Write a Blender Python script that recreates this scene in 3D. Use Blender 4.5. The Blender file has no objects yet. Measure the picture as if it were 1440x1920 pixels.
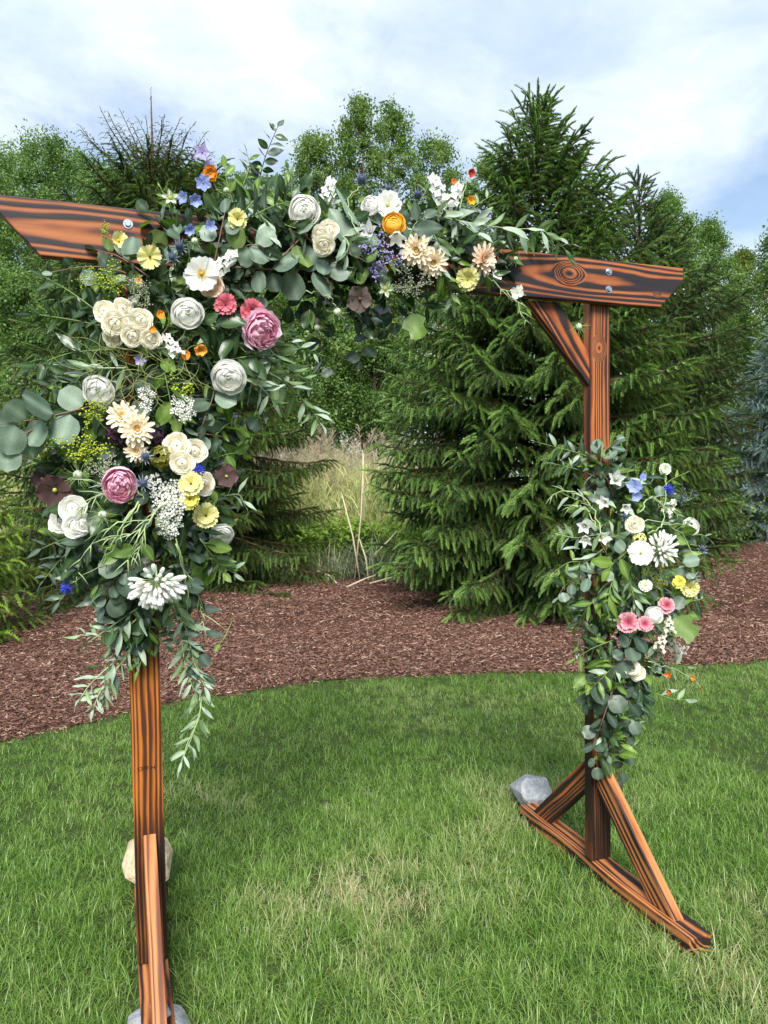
import bpy, bmesh, math, random
import numpy as np
from mathutils import Vector, Matrix, Quaternion, Euler

rng = np.random.default_rng(7)
random.seed(7)
PI = math.pi
S = bpy.context.scene
COL = S.collection

# ------------------------------------------------------------------ camera
F_PX = 1377.5                       # focal length in pixels of the 1440x1920 photograph
YAW, PITCH, ROLL = 0.35352, -0.04248, -0.0148
CAM = np.array([-0.03229, -2.33606, 1.54073])
_cy, _sy = math.cos(YAW), math.sin(YAW)
_f = np.array([_sy * math.cos(PITCH), _cy * math.cos(PITCH), math.sin(PITCH)])
_r = np.array([_cy, -_sy, 0.0])
_u = np.cross(_r, _f)
_c, _s = math.cos(ROLL), math.sin(ROLL)
RGT, UP, FWD = _c * _r + _s * _u, -_s * _r + _c * _u, _f
cam_data = bpy.data.cameras.new('camera')
cam = bpy.data.objects.new('camera', cam_data)
COL.objects.link(cam)
cam_data.sensor_fit = 'VERTICAL'
cam_data.sensor_height = 24.0
cam_data.lens = F_PX / 1920 * 24.0
cam_data.clip_start = 0.05
cam_data.clip_end = 2000
M = Matrix.Identity(4)
for i in range(3):
    M[i][0], M[i][1], M[i][2], M[i][3] = RGT[i], UP[i], -FWD[i], CAM[i]
cam.matrix_world = M
S.camera = cam
S.render.resolution_x, S.render.resolution_y = 768, 1024

# ------------------------------------------------------------------ exposure, sky, sun
S.view_settings.view_transform = 'Standard'
S.view_settings.look = 'None'
S.view_settings.gamma = 1.0
S.view_settings.use_curve_mapping = False
S.view_settings.exposure = 1.1
cyc = S.cycles
cyc.max_bounces = 8
cyc.diffuse_bounces = 5
cyc.adaptive_threshold = 0.02
cyc.glossy_bounces = 2
cyc.transmission_bounces = 4
cyc.use_denoising = True

SUN_EL, SUN_AZ = math.radians(43), math.radians(198)     # azimuth clockwise from +Y
to_sun = Vector((math.sin(SUN_AZ) * math.cos(SUN_EL), math.cos(SUN_AZ) * math.cos(SUN_EL), math.sin(SUN_EL)))
sun_d = bpy.data.lights.new('sun', 'SUN')
sun_d.energy = 3.3
sun_d.angle = math.radians(24)
sun_d.color = (1.0, 0.965, 0.91)
sun = bpy.data.objects.new('sun', sun_d)
COL.objects.link(sun)
sun.rotation_euler = (-to_sun).to_track_quat('-Z', 'Y').to_euler()


def nd(nt, typ, ins=(), out=0, **props):
    n = nt.nodes.new(typ)
    for k, v in props.items():
        setattr(n, k, v)
    it = ins.items() if isinstance(ins, dict) else enumerate(ins)
    for k, v in it:
        if v is None:
            continue
        if isinstance(v, bpy.types.NodeSocket):
            nt.links.new(v, n.inputs[k])
        else:
            n.inputs[k].default_value = v
    return n.outputs[out] if out is not None else n


def mth(nt, op, a, b=None, c=None, clamp=False):
    return nd(nt, 'ShaderNodeMath', [a, b, c], operation=op, use_clamp=clamp)


def mixc(nt, fac, a, b, blend='MIX'):
    n = nt.nodes.new('ShaderNodeMix')
    n.data_type = 'RGBA'
    n.blend_type = blend
    for i, v in ((0, fac), (6, a), (7, b)):
        if isinstance(v, bpy.types.NodeSocket):
            nt.links.new(v, n.inputs[i])
        else:
            n.inputs[i].default_value = (*v, 1) if isinstance(v, tuple) and len(v) == 3 else v
    return n.outputs[2]


def ramp(nt, fac, stops, interp='LINEAR'):
    n = nt.nodes.new('ShaderNodeValToRGB')
    n.color_ramp.interpolation = interp
    e = n.color_ramp.elements
    while len(e) > 1:
        e.remove(e[-1])
    for i, (p, c) in enumerate(stops):
        x = e[0] if i == 0 else e.new(p)
        x.position = p
        x.color = (*c, 1) if len(c) == 3 else c
    nt.links.new(fac, n.inputs[0])
    return n.outputs[0]


def noise(nt, vec, scale, detail=4, rough=0.55, out=0, dist=0.0):
    return nd(nt, 'ShaderNodeTexNoise', {'Vector': vec, 'Scale': scale, 'Detail': detail, 'Roughness': rough, 'Distortion': dist}, out)


world = bpy.data.worlds.new('World')
S.world = world
world.use_nodes = True
wt = world.node_tree
wt.nodes.clear()
sky = nd(wt, 'ShaderNodeTexSky', out=None, sky_type='NISHITA', sun_disc=False, sun_elevation=SUN_EL, sun_rotation=SUN_AZ,
         air_density=1.0, dust_density=1.2, ozone_density=1.0)
gen = nd(wt, 'ShaderNodeTexCoord', out=None).outputs['Generated']
sep = nd(wt, 'ShaderNodeSeparateXYZ', [gen], out=None)
zz = mth(wt, 'ADD', mth(wt, 'MAXIMUM', sep.outputs[2], 0.0), 0.22)
cx = mth(wt, 'DIVIDE', sep.outputs[0], zz)
cyy = mth(wt, 'DIVIDE', sep.outputs[1], zz)
cv = nd(wt, 'ShaderNodeCombineXYZ', [cx, cyy, 3.7])
n1 = noise(wt, cv, 1.25, 7, 0.56, dist=0.25)
n2 = noise(wt, cv, 3.4, 6, 0.6)
cover = mth(wt, 'ADD', mth(wt, 'MULTIPLY', n1, 0.8), mth(wt, 'MULTIPLY', n2, 0.2))
covf = ramp(wt, cover, [(0.40, (0.2, 0.2, 0.2)), (0.51, (0.78, 0.78, 0.78)), (0.61, (1, 1, 1))])
n3a = noise(wt, nd(wt, 'ShaderNodeVectorMath', [cv, (4.3, 1.7, 0)], operation='ADD'), 1.7, 7, 0.6, dist=0.3)
n3b = noise(wt, nd(wt, 'ShaderNodeVectorMath', [cv, (1.3, 8.7, 0)], operation='ADD'), 5.5, 6, 0.6, dist=0.4)
n3 = mth(wt, 'ADD', mth(wt, 'MULTIPLY', n3a, 0.68), mth(wt, 'MULTIPLY', n3b, 0.32))
cloudc = ramp(wt, n3, [(0.38, (5.3, 6.4, 7.7)), (0.47, (6.5, 7.4, 8.5)), (0.55, (7.7, 8.5, 9.4)), (0.64, (9.7, 10.0, 10.3))])
skyc = mixc(wt, covf, mixc(wt, 1.0, sky.outputs[0], (1.35, 1.4, 1.4), 'MULTIPLY'), cloudc)
bg = nd(wt, 'ShaderNodeBackground', [skyc, 0.066])
wo = wt.nodes.new('ShaderNodeOutputWorld')
wt.links.new(bg, wo.inputs[0])

# ------------------------------------------------------------------ helpers


def ray(px, py):
    return FWD + RGT * ((px - 720) / F_PX) - UP * ((py - 960) / F_PX)


def atY(px, py, Y):
    d = ray(px, py)
    return CAM + d * ((Y - CAM[1]) / d[1])


def depth(P):
    return float((np.array(P) - CAM) @ FWD)


def at_range(px, rng_, z=0.0):
    """Ground position in the direction of pixel column px, at that horizontal distance from the camera."""
    d = ray(px, 902)
    h = math.hypot(d[0], d[1])
    return Vector((CAM[0] + d[0] / h * rng_, CAM[1] + d[1] / h * rng_, z))


def zpx(px, py, rng_):
    d = ray(px, py)
    return CAM[2] + d[2] * rng_ / math.hypot(d[0], d[1])


def tag(o, label=None, cat=None, group=None, kind=None):
    if label: o['label'] = label
    if cat: o['category'] = cat
    if group: o['group'] = group
    if kind: o['kind'] = kind
    return o


def empty(name, loc=(0, 0, 0), label=None, cat=None, group=None):
    o = bpy.data.objects.new(name, None)
    o.empty_display_size = 0.05
    COL.objects.link(o)
    o.location = loc
    return tag(o, label, cat, group)


def link(name, mesh, parent=None, mat4=None):
    o = bpy.data.objects.new(name, mesh)
    COL.objects.link(o)
    if parent is not None:
        o.parent = parent
    if mat4 is not None:
        o.matrix_basis = mat4
    return o


def mesh_from(name, V, Fc, mat=None, smooth=True, attrs=None, midx=None):
    me = bpy.data.meshes.new(name)
    me.from_pydata([tuple(v) for v in V], [], [tuple(f) for f in Fc])
    for m in (mat if isinstance(mat, (list, tuple)) else [mat]):
        if m: me.materials.append(m)
    if smooth:
        me.polygons.foreach_set('use_smooth', [True] * len(me.polygons))
    if midx is not None:
        me.polygons.foreach_set('material_index', midx)
    for k, vals in (attrs or {}).items():
        a = me.attributes.new(k, 'FLOAT', 'POINT')
        a.data.foreach_set('value', np.asarray(vals, dtype=np.float32))
    me.update()
    return me


class MB:
    """Collects vertices and faces of one mesh."""
    def __init__(s): s.V, s.F, s.A = [], [], []
    def add(s, V, Fc, a=0.0):
        o = len(s.V)
        s.V.extend([tuple(v) for v in V])
        s.F.extend([tuple(i + o for i in f) for f in Fc])
        s.A.extend(list(a) if hasattr(a, '__len__') else [a] * len(V))
    def tube(s, pts, radii, n=5, cap=True, a=0.0):
        pts = [np.array(p, float) for p in pts]
        V, Fc = [], []
        t0 = pts[1] - pts[0]
        ref = np.array([0, 0, 1.0]) if abs(t0[2]) < 0.9 * np.linalg.norm(t0) else np.array([1.0, 0, 0])
        for i, p in enumerate(pts):
            t = pts[min(i + 1, len(pts) - 1)] - pts[max(i - 1, 0)]
            t = t / (np.linalg.norm(t) + 1e-9)
            x = np.cross(ref, t); x /= np.linalg.norm(x) + 1e-9
            y = np.cross(t, x)
            r = radii[i] if hasattr(radii, '__len__') else radii
            for k in range(n):
                an = 2 * PI * k / n
                V.append(p + (x * math.cos(an) + y * math.sin(an)) * r)
        for i in range(len(pts) - 1):
            for k in range(n):
                a0, b0 = i * n + k, i * n + (k + 1) % n
                Fc.append((a0, b0, b0 + n, a0 + n))
        if cap:
            Fc.append(tuple(range((len(pts) - 1) * n, len(pts) * n)))
            Fc.append(tuple(reversed(range(n))))
        s.add(V, Fc, a)
    def blob(s, c, r, n=6, m=4, a=0.0):
        V, Fc = [], []
        c = np.array(c, float); r = np.array(r if hasattr(r, '__len__') else (r, r, r), float)
        V.append(c + (0, 0, -r[2]))
        for j in range(1, m):
            th = PI * j / m
            for k in range(n):
                ph = 2 * PI * (k + 0.5 * (j % 2)) / n
                V.append(c + r * np.array([math.sin(th) * math.cos(ph), math.sin(th) * math.sin(ph), -math.cos(th)]))
        V.append(c + (0, 0, r[2]))
        for k in range(n):
            Fc.append((0, 1 + (k + 1) % n, 1 + k))
            Fc.append((len(V) - 1, 1 + (m - 2) * n + k, 1 + (m - 2) * n + (k + 1) % n))
        for j in range(m - 2):
            for k in range(n):
                a0, b0 = 1 + j * n + k, 1 + j * n + (k + 1) % n
                Fc.append((a0, b0, b0 + n, a0 + n))
        s.add(V, Fc, a)
    def mesh(s, name, mat, smooth=True):
        return mesh_from(name, s.V, s.F, mat, smooth, {'v': s.A})


def mats_to_euler(X, Y, Z):
    """Columns of N rotation matrices -> XYZ eulers."""
    ry = -np.arcsin(np.clip(X[:, 2], -1, 1))
    rx = np.arctan2(Y[:, 2], Z[:, 2])
    rz = np.arctan2(X[:, 1], X[:, 0])
    return np.stack([rx, ry, rz], 1)


def frame_from(D, U):
    """Eulers that turn local +X to D and local +Z as near as may be to U."""
    D = D / (np.linalg.norm(D, axis=1, keepdims=True) + 1e-9)
    Yv = np.cross(U, D)
    bad = np.linalg.norm(Yv, axis=1) < 1e-4
    Yv[bad] = np.cross(np.array([0.31, 0.9, 0.2]), D[bad])
    Yv /= np.linalg.norm(Yv, axis=1, keepdims=True) + 1e-9
    Zv = np.cross(D, Yv)
    return mats_to_euler(D, Yv, Zv)


def source(name, mesh):
    return bpy.data.objects.new(name, mesh)      # never linked to the scene: only its mesh is read


def scatter(name, P, R, SC, PICK, variants, tint=None, parent=None, kind='stuff'):
    """One object of points whose geometry nodes put a copy of one of the variant meshes on each."""
    me = bpy.data.meshes.new(name)
    P = np.asarray(P, np.float32)
    me.vertices.add(len(P))
    me.vertices.foreach_set('co', P.ravel())
    a = me.attributes.new('rot', 'FLOAT_VECTOR', 'POINT'); a.data.foreach_set('vector', np.asarray(R, np.float32).ravel())
    a = me.attributes.new('scl', 'FLOAT', 'POINT'); a.data.foreach_set('value', np.asarray(SC, np.float32))
    a = me.attributes.new('pick', 'INT', 'POINT'); a.data.foreach_set('value', np.asarray(PICK, np.int32))
    a = me.attributes.new('tint', 'FLOAT', 'POINT'); a.data.foreach_set('value', np.asarray(tint if tint is not None else np.zeros(len(P)), np.float32))
    o = link(name, me, parent)
    g = bpy.data.node_groups.new(name, 'GeometryNodeTree')
    g.interface.new_socket('Geometry', in_out='INPUT', socket_type='NodeSocketGeometry')
    g.interface.new_socket('Geometry', in_out='OUTPUT', socket_type='NodeSocketGeometry')
    gi, go = g.nodes.new('NodeGroupInput'), g.nodes.new('NodeGroupOutput')
    def named(nm, t):
        n = g.nodes.new('GeometryNodeInputNamedAttribute'); n.data_type = t
        n.inputs['Name'].default_value = nm
        return n.outputs[0]
    e2r = g.nodes.new('FunctionNodeEulerToRotation')
    g.links.new(named('rot', 'FLOAT_VECTOR'), e2r.inputs[0])
    sc, pk = named('scl', 'FLOAT'), named('pick', 'INT')
    jn = g.nodes.new('GeometryNodeJoinGeometry')
    for k, v in enumerate(variants):
        oi = g.nodes.new('GeometryNodeObjectInfo')
        oi.inputs['Object'].default_value = v
        cmp = g.nodes.new('FunctionNodeCompare'); cmp.data_type = 'INT'; cmp.operation = 'EQUAL'
        g.links.new(pk, cmp.inputs[2]); cmp.inputs[3].default_value = k
        ip = g.nodes.new('GeometryNodeInstanceOnPoints')
        g.links.new(gi.outputs[0], ip.inputs['Points'])
        g.links.new(cmp.outputs[0], ip.inputs['Selection'])
        g.links.new(oi.outputs['Geometry'], ip.inputs['Instance'])
        g.links.new(e2r.outputs[0], ip.inputs['Rotation'])
        g.links.new(sc, ip.inputs['Scale'])
        g.links.new(ip.outputs[0], jn.inputs[0])
    g.links.new(jn.outputs[0], go.inputs[0])
    md = o.modifiers.new('scatter', 'NODES')
    md.node_group = g
    if kind: o['kind'] = kind
    return o


# ------------------------------------------------------------------ materials


def new_mat(name):
    m = bpy.data.materials.new(name)
    m.use_nodes = True
    m.node_tree.nodes.clear()
    return m, m.node_tree


def out_bsdf(nt, sock):
    o = nt.nodes.new('ShaderNodeOutputMaterial')
    nt.links.new(sock, o.inputs[0])


def principled(nt, col, rough=0.6, spec=0.4, normal=None, **kw):
    ins = {'Base Color': (*col, 1) if isinstance(col, tuple) else col, 'Roughness': rough, 'Specular IOR Level': spec}
    if normal is not None: ins['Normal'] = normal
    ins.update(kw)
    return nd(nt, 'ShaderNodeBsdfPrincipled', ins)


def bump(nt, h, strength=0.3, dist=0.01):
    return nd(nt, 'ShaderNodeBump', {'Strength': strength, 'Distance': dist, 'Height': h})


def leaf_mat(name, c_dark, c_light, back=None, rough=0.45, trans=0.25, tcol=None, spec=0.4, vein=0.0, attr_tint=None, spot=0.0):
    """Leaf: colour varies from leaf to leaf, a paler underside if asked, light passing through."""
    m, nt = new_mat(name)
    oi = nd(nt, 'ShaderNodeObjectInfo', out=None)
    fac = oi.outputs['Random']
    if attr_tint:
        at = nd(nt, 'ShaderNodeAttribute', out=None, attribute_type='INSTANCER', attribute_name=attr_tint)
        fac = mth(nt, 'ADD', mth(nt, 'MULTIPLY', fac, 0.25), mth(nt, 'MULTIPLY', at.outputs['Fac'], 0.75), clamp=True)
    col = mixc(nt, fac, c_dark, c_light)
    tc = nd(nt, 'ShaderNodeTexCoord', out=None).outputs['Object']
    if spot:
        nz = noise(nt, tc, spot, 3, 0.6)
        col = mixc(nt, 1.0, col, ramp(nt, nz, [(0.3, (0.74, 0.76, 0.7)), (0.7, (1.2, 1.18, 1.12))]), 'MULTIPLY')
    if vein:
        va = nd(nt, 'ShaderNodeAttribute', out=None, attribute_name='v')
        col = mixc(nt, mth(nt, 'MULTIPLY', va.outputs['Fac'], vein), col, tuple(min(1, x * 1.7 + 0.05) for x in c_light))
    if back:
        geo = nd(nt, 'ShaderNodeNewGeometry', out=None)
        col = mixc(nt, geo.outputs['Backfacing'], col, back)
    p = principled(nt, col, rough, spec)
    if trans:
        t = nd(nt, 'ShaderNodeBsdfTranslucent', {'Color': mixc(nt, 1.0, col, (*(tcol or (1.5, 1.7, 0.75)), 1), 'MULTIPLY')})
        p = nd(nt, 'ShaderNodeMixShader', [trans, p, t])
    out_bsdf(nt, p)
    return m


def petal_mat(name, base, tip, rough=0.55, trans=0.22, p=1.0):
    m, nt = new_mat(name)
    at = nd(nt, 'ShaderNodeAttribute', out=None, attribute_name='v')
    oi = nd(nt, 'ShaderNodeObjectInfo', out=None)
    f = mth(nt, 'POWER', mth(nt, 'MAXIMUM', at.outputs['Fac'], 0.0), p)
    col = mixc(nt, f, base, tip)
    tc = nd(nt, 'ShaderNodeTexCoord', out=None).outputs['Object']
    nz = noise(nt, tc, 9.0, 3, 0.6)
    col = mixc(nt, 1.0, col, ramp(nt, nz, [(0.25, (0.96, 0.955, 0.94)), (0.75, (1.03, 1.03, 1.03))]), 'MULTIPLY')
    col = mixc(nt, 1.0, col, ramp(nt, oi.outputs['Random'], [(0, (0.96, 0.96, 0.945)), (1, (1.03, 1.03, 1.03))]), 'MULTIPLY')
    pr = principled(nt, col, rough, 0.3)
    t = nd(nt, 'ShaderNodeBsdfTranslucent', {'Color': col})
    out_bsdf(nt, nd(nt, 'ShaderNodeMixShader', [trans, pr, t]))
    return m


def plain_mat(name, col, rough=0.6, spec=0.4, metal=0.0, var=0.15, scale=30.0):
    m, nt = new_mat(name)
    tc = nd(nt, 'ShaderNodeTexCoord', out=None).outputs['Object']
    nz = noise(nt, tc, scale, 4, 0.6)
    c = mixc(nt, 1.0, (*col, 1), ramp(nt, nz, [(0.25, (1 - var,) * 3), (0.75, (1 + var,) * 3)]), 'MULTIPLY')
    out_bsdf(nt, principled(nt, c, rough, spec, bump(nt, nz, 0.15, 0.002), Metallic=metal))
    return m


def wood_mat(name, light, mid, dark, dens, burn, pith=(0.03, 0.05), wob=0.35, knots=(), rough=0.46, patch=0.0, scorch=None, irr=1.0):
    """Scorched softwood: growth rings about an off-centre pith running along local X, earlywood orange, latewood burnt black."""
    m, nt = new_mat(name)
    oi = nd(nt, 'ShaderNodeObjectInfo', out=None)
    tc = nd(nt, 'ShaderNodeTexCoord', out=None).outputs['Object']
    sp = nd(nt, 'ShaderNodeSeparateXYZ', [tc], out=None)
    X, Y, Z = sp.outputs
    off = mth(nt, 'MULTIPLY', oi.outputs['Random'], 17.0)
    xs = mth(nt, 'ADD', X, off)
    lowv = nd(nt, 'ShaderNodeCombineXYZ', [mth(nt, 'MULTIPLY', xs, 1.6), mth(nt, 'MULTIPLY', Y, 7.0), mth(nt, 'MULTIPLY', Z, 7.0)])
    low = noise(nt, lowv, 1.0, 2, 0.5)
    fiv = nd(nt, 'ShaderNodeCombineXYZ', [mth(nt, 'MULTIPLY', xs, 6.0), mth(nt, 'MULTIPLY', Y, 90.0), mth(nt, 'MULTIPLY', Z, 90.0)])
    fine = noise(nt, fiv, 1.0, 4, 0.65)
    wvec = nd(nt, 'ShaderNodeCombineXYZ', [mth(nt, 'MULTIPLY', xs, 0.9), 0.0, 0.0])
    wz = noise(nt, wvec, 1.0, 1, 0.4)
    wvec2 = nd(nt, 'ShaderNodeCombineXYZ', [mth(nt, 'ADD', mth(nt, 'MULTIPLY', xs, 1.15), 40.0), 0.0, 0.0])
    wy = noise(nt, wvec2, 1.0, 1, 0.4)
    py = mth(nt, 'ADD', mth(nt, 'SUBTRACT', Y, pith[0]), mth(nt, 'MULTIPLY', mth(nt, 'SUBTRACT', wy, 0.5), 0.14 * wob / 0.35))
    pz = mth(nt, 'ADD', mth(nt, 'SUBTRACT', Z, pith[1]), mth(nt, 'MULTIPLY', mth(nt, 'SUBTRACT', wz, 0.5), 0.10 * wob / 0.35))
    rr = mth(nt, 'SQRT', mth(nt, 'ADD', mth(nt, 'MULTIPLY', py, py), mth(nt, 'MULTIPLY', pz, pz)))
    g = mth(nt, 'ADD', mth(nt, 'MULTIPLY', rr, dens), mth(nt, 'MULTIPLY', low, wob * 6))
    acr = noise(nt, nd(nt, 'ShaderNodeCombineXYZ', [mth(nt, 'MULTIPLY', rr, dens * 0.42), mth(nt, 'MULTIPLY', xs, 0.25), 3.1]), 1.0, 1, 0.5)
    med = noise(nt, nd(nt, 'ShaderNodeCombineXYZ', [mth(nt, 'MULTIPLY', xs, 5.0), mth(nt, 'MULTIPLY', Y, 26.0), mth(nt, 'MULTIPLY', Z, 26.0)]), 1.0, 2, 0.5)
    g = mth(nt, 'ADD', g, mth(nt, 'ADD', mth(nt, 'MULTIPLY', acr, 2.6 * irr), mth(nt, 'MULTIPLY', med, 0.45)))
    kn_dark = None
    for (kx, kz, kr) in knots:
        dx = mth(nt, 'MULTIPLY', mth(nt, 'SUBTRACT', X, kx), 0.62)
        dz = mth(nt, 'SUBTRACT', Z, kz)
        d = mth(nt, 'SQRT', mth(nt, 'ADD', mth(nt, 'MULTIPLY', dx, dx), mth(nt, 'MULTIPLY', dz, dz)))
        dw = mth(nt, 'ADD', d, mth(nt, 'MULTIPLY', mth(nt, 'SUBTRACT', med, 0.5), kr * 1.1))
        w = nd(nt, 'ShaderNodeMapRange', {'Value': dw, 'From Min': kr * 3.2, 'From Max': kr * 1.2, 'To Min': 0.0, 'To Max': 1.0}, interpolation_type='SMOOTHSTEP')
        gk = mth(nt, 'ADD', mth(nt, 'MULTIPLY', dw, 0.5 / kr), mth(nt, 'MULTIPLY', med, 0.5))
        g = mth(nt, 'ADD', mth(nt, 'MULTIPLY', g, mth(nt, 'SUBTRACT', 1.0, w)), mth(nt, 'MULTIPLY', gk, w))
        kc = nd(nt, 'ShaderNodeMapRange', {'Value': dw, 'From Min': kr * 0.45, 'From Max': kr * 0.15, 'To Min': 0.0, 'To Max': 1.0})
        kn_dark = kc if kn_dark is None else mth(nt, 'MAXIMUM', kn_dark, kc)
    ring = mth(nt, 'SINE', mth(nt, 'MULTIPLY', g, 2 * PI))
    ring = mth(nt, 'ADD', mth(nt, 'MULTIPLY', ring, 0.5), 0.5)
    ring = mth(nt, 'ADD', ring, mth(nt, 'MULTIPLY', mth(nt, 'SUBTRACT', fine, 0.5), 0.35))
    bv = nd(nt, 'ShaderNodeCombineXYZ', [mth(nt, 'MULTIPLY', xs, 2.3), mth(nt, 'MULTIPLY', Y, 9.0), mth(nt, 'MULTIPLY', Z, 9.0)])
    bn = noise(nt, bv, 1.0, 3, 0.6)
    bn2 = noise(nt, nd(nt, 'ShaderNodeCombineXYZ', [mth(nt, 'MULTIPLY', xs, 0.5), mth(nt, 'MULTIPLY', Y, 38.0), mth(nt, 'MULTIPLY', Z, 38.0)]), 1.0, 2, 0.5)
    ring = mth(nt, 'ADD', ring, mth(nt, 'MULTIPLY', mth(nt, 'SUBTRACT', bn2, 0.5), 0.9))
    ring = mth(nt, 'ADD', ring, mth(nt, 'ADD', mth(nt, 'MULTIPLY', mth(nt, 'SUBTRACT', bn, 0.5), 1.1 + patch), burn - 0.5))
    if kn_dark is not None:
        ring = mth(nt, 'ADD', ring, mth(nt, 'MULTIPLY', kn_dark, 1.0))
    if scorch:
        sx = mth(nt, 'ADD', X, mth(nt, 'MULTIPLY', mth(nt, 'SUBTRACT', med, 0.5), 0.22))
        sm = nd(nt, 'ShaderNodeMapRange', {'Value': sx, 'From Min': scorch[0], 'From Max': scorch[1], 'To Min': 0.0, 'To Max': 1.0}, interpolation_type='SMOOTHSTEP')
        ring = mth(nt, 'ADD', ring, mth(nt, 'MULTIPLY', sm, scorch[2]))
    col = ramp(nt, ring, [(0.0, light), (0.30, tuple(0.5 * a + 0.5 * b for a, b in zip(light, mid))), (0.48, mid), (0.68, tuple(0.45 * a + 0.55 * b for a, b in zip(mid, dark))), (0.86, dark), (1.0, dark)])
    if scorch:
        col = mixc(nt, mth(nt, 'MULTIPLY', sm, mth(nt, 'ADD', 0.45, mth(nt, 'MULTIPLY', ring, 0.4)), clamp=True), col, (0.014, 0.008, 0.006, 1))
    col = mixc(nt, 1.0, col, ramp(nt, fine, [(0.25, (0.78, 0.76, 0.74)), (0.75, (1.2, 1.2, 1.18))]), 'MULTIPLY')
    h = mth(nt, 'ADD', mth(nt, 'MULTIPLY', ring, 0.6), mth(nt, 'MULTIPLY', fine, 0.5))
    rg = mth(nt, 'ADD', rough, mth(nt, 'MULTIPLY', fine, 0.18))
    out_bsdf(nt, principled(nt, col, rg, 0.25, bump(nt, h, 0.4, 0.0015)))
    return m


OR_L, OR_M, BLK = (0.335, 0.118, 0.042), (0.20, 0.058, 0.022), (0.022, 0.015, 0.014)
W_BEAM = wood_mat('scorched_beam_wood', OR_L, OR_M, (0.020, 0.016, 0.019), 62, 0.72, pith=(0.035, 0.0), wob=0.26, irr=0.2, knots=((0.665, 0.016, 0.015), (1.06, -0.03, 0.004), (-0.05, 0.07, 0.009)))
W_POST = wood_mat('scorched_post_wood', (0.36, 0.125, 0.024), (0.20, 0.055, 0.010), (0.055, 0.018, 0.008), 72, 0.38, pith=(0.012, 0.20), wob=0.11, irr=1.2, patch=0.7, scorch=(-0.58, -0.82, 0.6))
W_POSTR = wood_mat('scorched_knotty_post_wood', (0.33, 0.118, 0.040), (0.19, 0.056, 0.021), (0.040, 0.018, 0.012), 75, 0.46, pith=(0.012, 0.16), wob=0.10, patch=0.5, knots=((0.83, 0.004, 0.011), (0.42, -0.02, 0.008)), scorch=(-0.6, -0.85, 0.5))
W_BRACE = wood_mat('scorched_brace_wood', (0.40, 0.12, 0.035), (0.20, 0.05, 0.018), BLK, 60, 0.66, pith=(0.05, 0.05), wob=0.2, patch=0.3)
W_FOOT = wood_mat('foot_brace_wood', (0.42, 0.17, 0.060), (0.27, 0.088, 0.029), BLK, 52, 0.52, pith=(0.06, 0.05), wob=0.18, patch=0.7)
W_PALE = wood_mat('lightly_scorched_brace_wood', (0.40, 0.165, 0.060), (0.29, 0.10, 0.034), (0.11, 0.035, 0.016), 120, 0.40, pith=(0.02, 0.09), wob=0.15, patch=0.5)
ZINC = plain_mat('zinc_plated_steel', (0.40, 0.44, 0.49), 0.30, 0.5, 0.95, 0.1)
INK = plain_mat('stamp_ink', (0.02, 0.012, 0.01), 0.8, 0.1)

# ------------------------------------------------------------------ ground, lawn, mulch bed
EDGE = [(-14, -4.2), (-9, -2.2), (-6, -0.5), (-4, 0.75), (-2.2, 1.85), (-0.71, 2.59), (0.35, 3.03), (1.27, 3.12), (1.94, 3.05), (2.67, 2.84), (3.46, 2.55), (5.09, 2.27), (7, 2.15), (10, 2.4), (16, 3.4), (26, 5)]
EX, EY = np.array([e[0] for e in EDGE], float), np.array([e[1] for e in EDGE], float)


def edge_y(x):
    x = np.asarray(x, float)
    return np.interp(x, EX, EY) + 0.025 * np.sin(x * 5.1) + 0.018 * np.sin(x * 13.7 + 1) + 0.012 * np.sin(x * 31.0 + 2)


def vnoise(x, y, seed=0):
    """Smooth value noise 0..1."""
    x, y = np.asarray(x, float), np.asarray(y, float)
    xi, yi = np.floor(x).astype(int), np.floor(y).astype(int)
    fx, fy = x - xi, y - yi
    fx, fy = fx * fx * (3 - 2 * fx), fy * fy * (3 - 2 * fy)
    def h(a, b):
        n = (a * 374761393 + b * 668265263 + seed * 974711) & 0x7fffffff
        n = ((n ^ (n >> 13)) * 1274126177) & 0x7fffffff
        return ((n ^ (n >> 16)) & 0xffff) / 65535.0
    return (h(xi, yi) * (1 - fx) + h(xi + 1, yi) * fx) * (1 - fy) + (h(xi, yi + 1) * (1 - fx) + h(xi + 1, yi + 1) * fx) * fy


def soil_mat(name, stops, scale, b=0.5):
    m, nt = new_mat(name)
    P = nd(nt, 'ShaderNodeNewGeometry', out=None).outputs['Position']
    a = noise(nt, P, scale, 6, 0.7)
    c = noise(nt, P, scale * 0.06, 3, 0.5)
    col = mixc(nt, 1.0, ramp(nt, a, stops), ramp(nt, c, [(0.3, (0.8, 0.82, 0.8)), (0.7, (1.2, 1.18, 1.15))]), 'MULTIPLY')
    out_bsdf(nt, principled(nt, col, 0.95, 0.1, bump(nt, a, b, 0.02)))
    return m


M_FIELD = soil_mat('meadow_soil', [(0.3, (0.02, 0.03, 0.01)), (0.6, (0.05, 0.075, 0.022)), (0.8, (0.09, 0.08, 0.04))], 14)
M_LAWN = soil_mat('lawn_thatch', [(0.3, (0.018, 0.03, 0.009)), (0.55, (0.045, 0.07, 0.02)), (0.75, (0.12, 0.105, 0.055))], 70)
M_MULCH = soil_mat('mulch_base', [(0.3, (0.03, 0.013, 0.010)), (0.5, (0.075, 0.038, 0.028)), (0.72, (0.17, 0.097, 0.07))], 75, 0.8)


def sheet(name, pts, z, mat):
    me = mesh_from(name, [(x, y, z) for x, y in pts], [tuple(range(len(pts)))], mat, smooth=False)
    return link(name, me)


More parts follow.
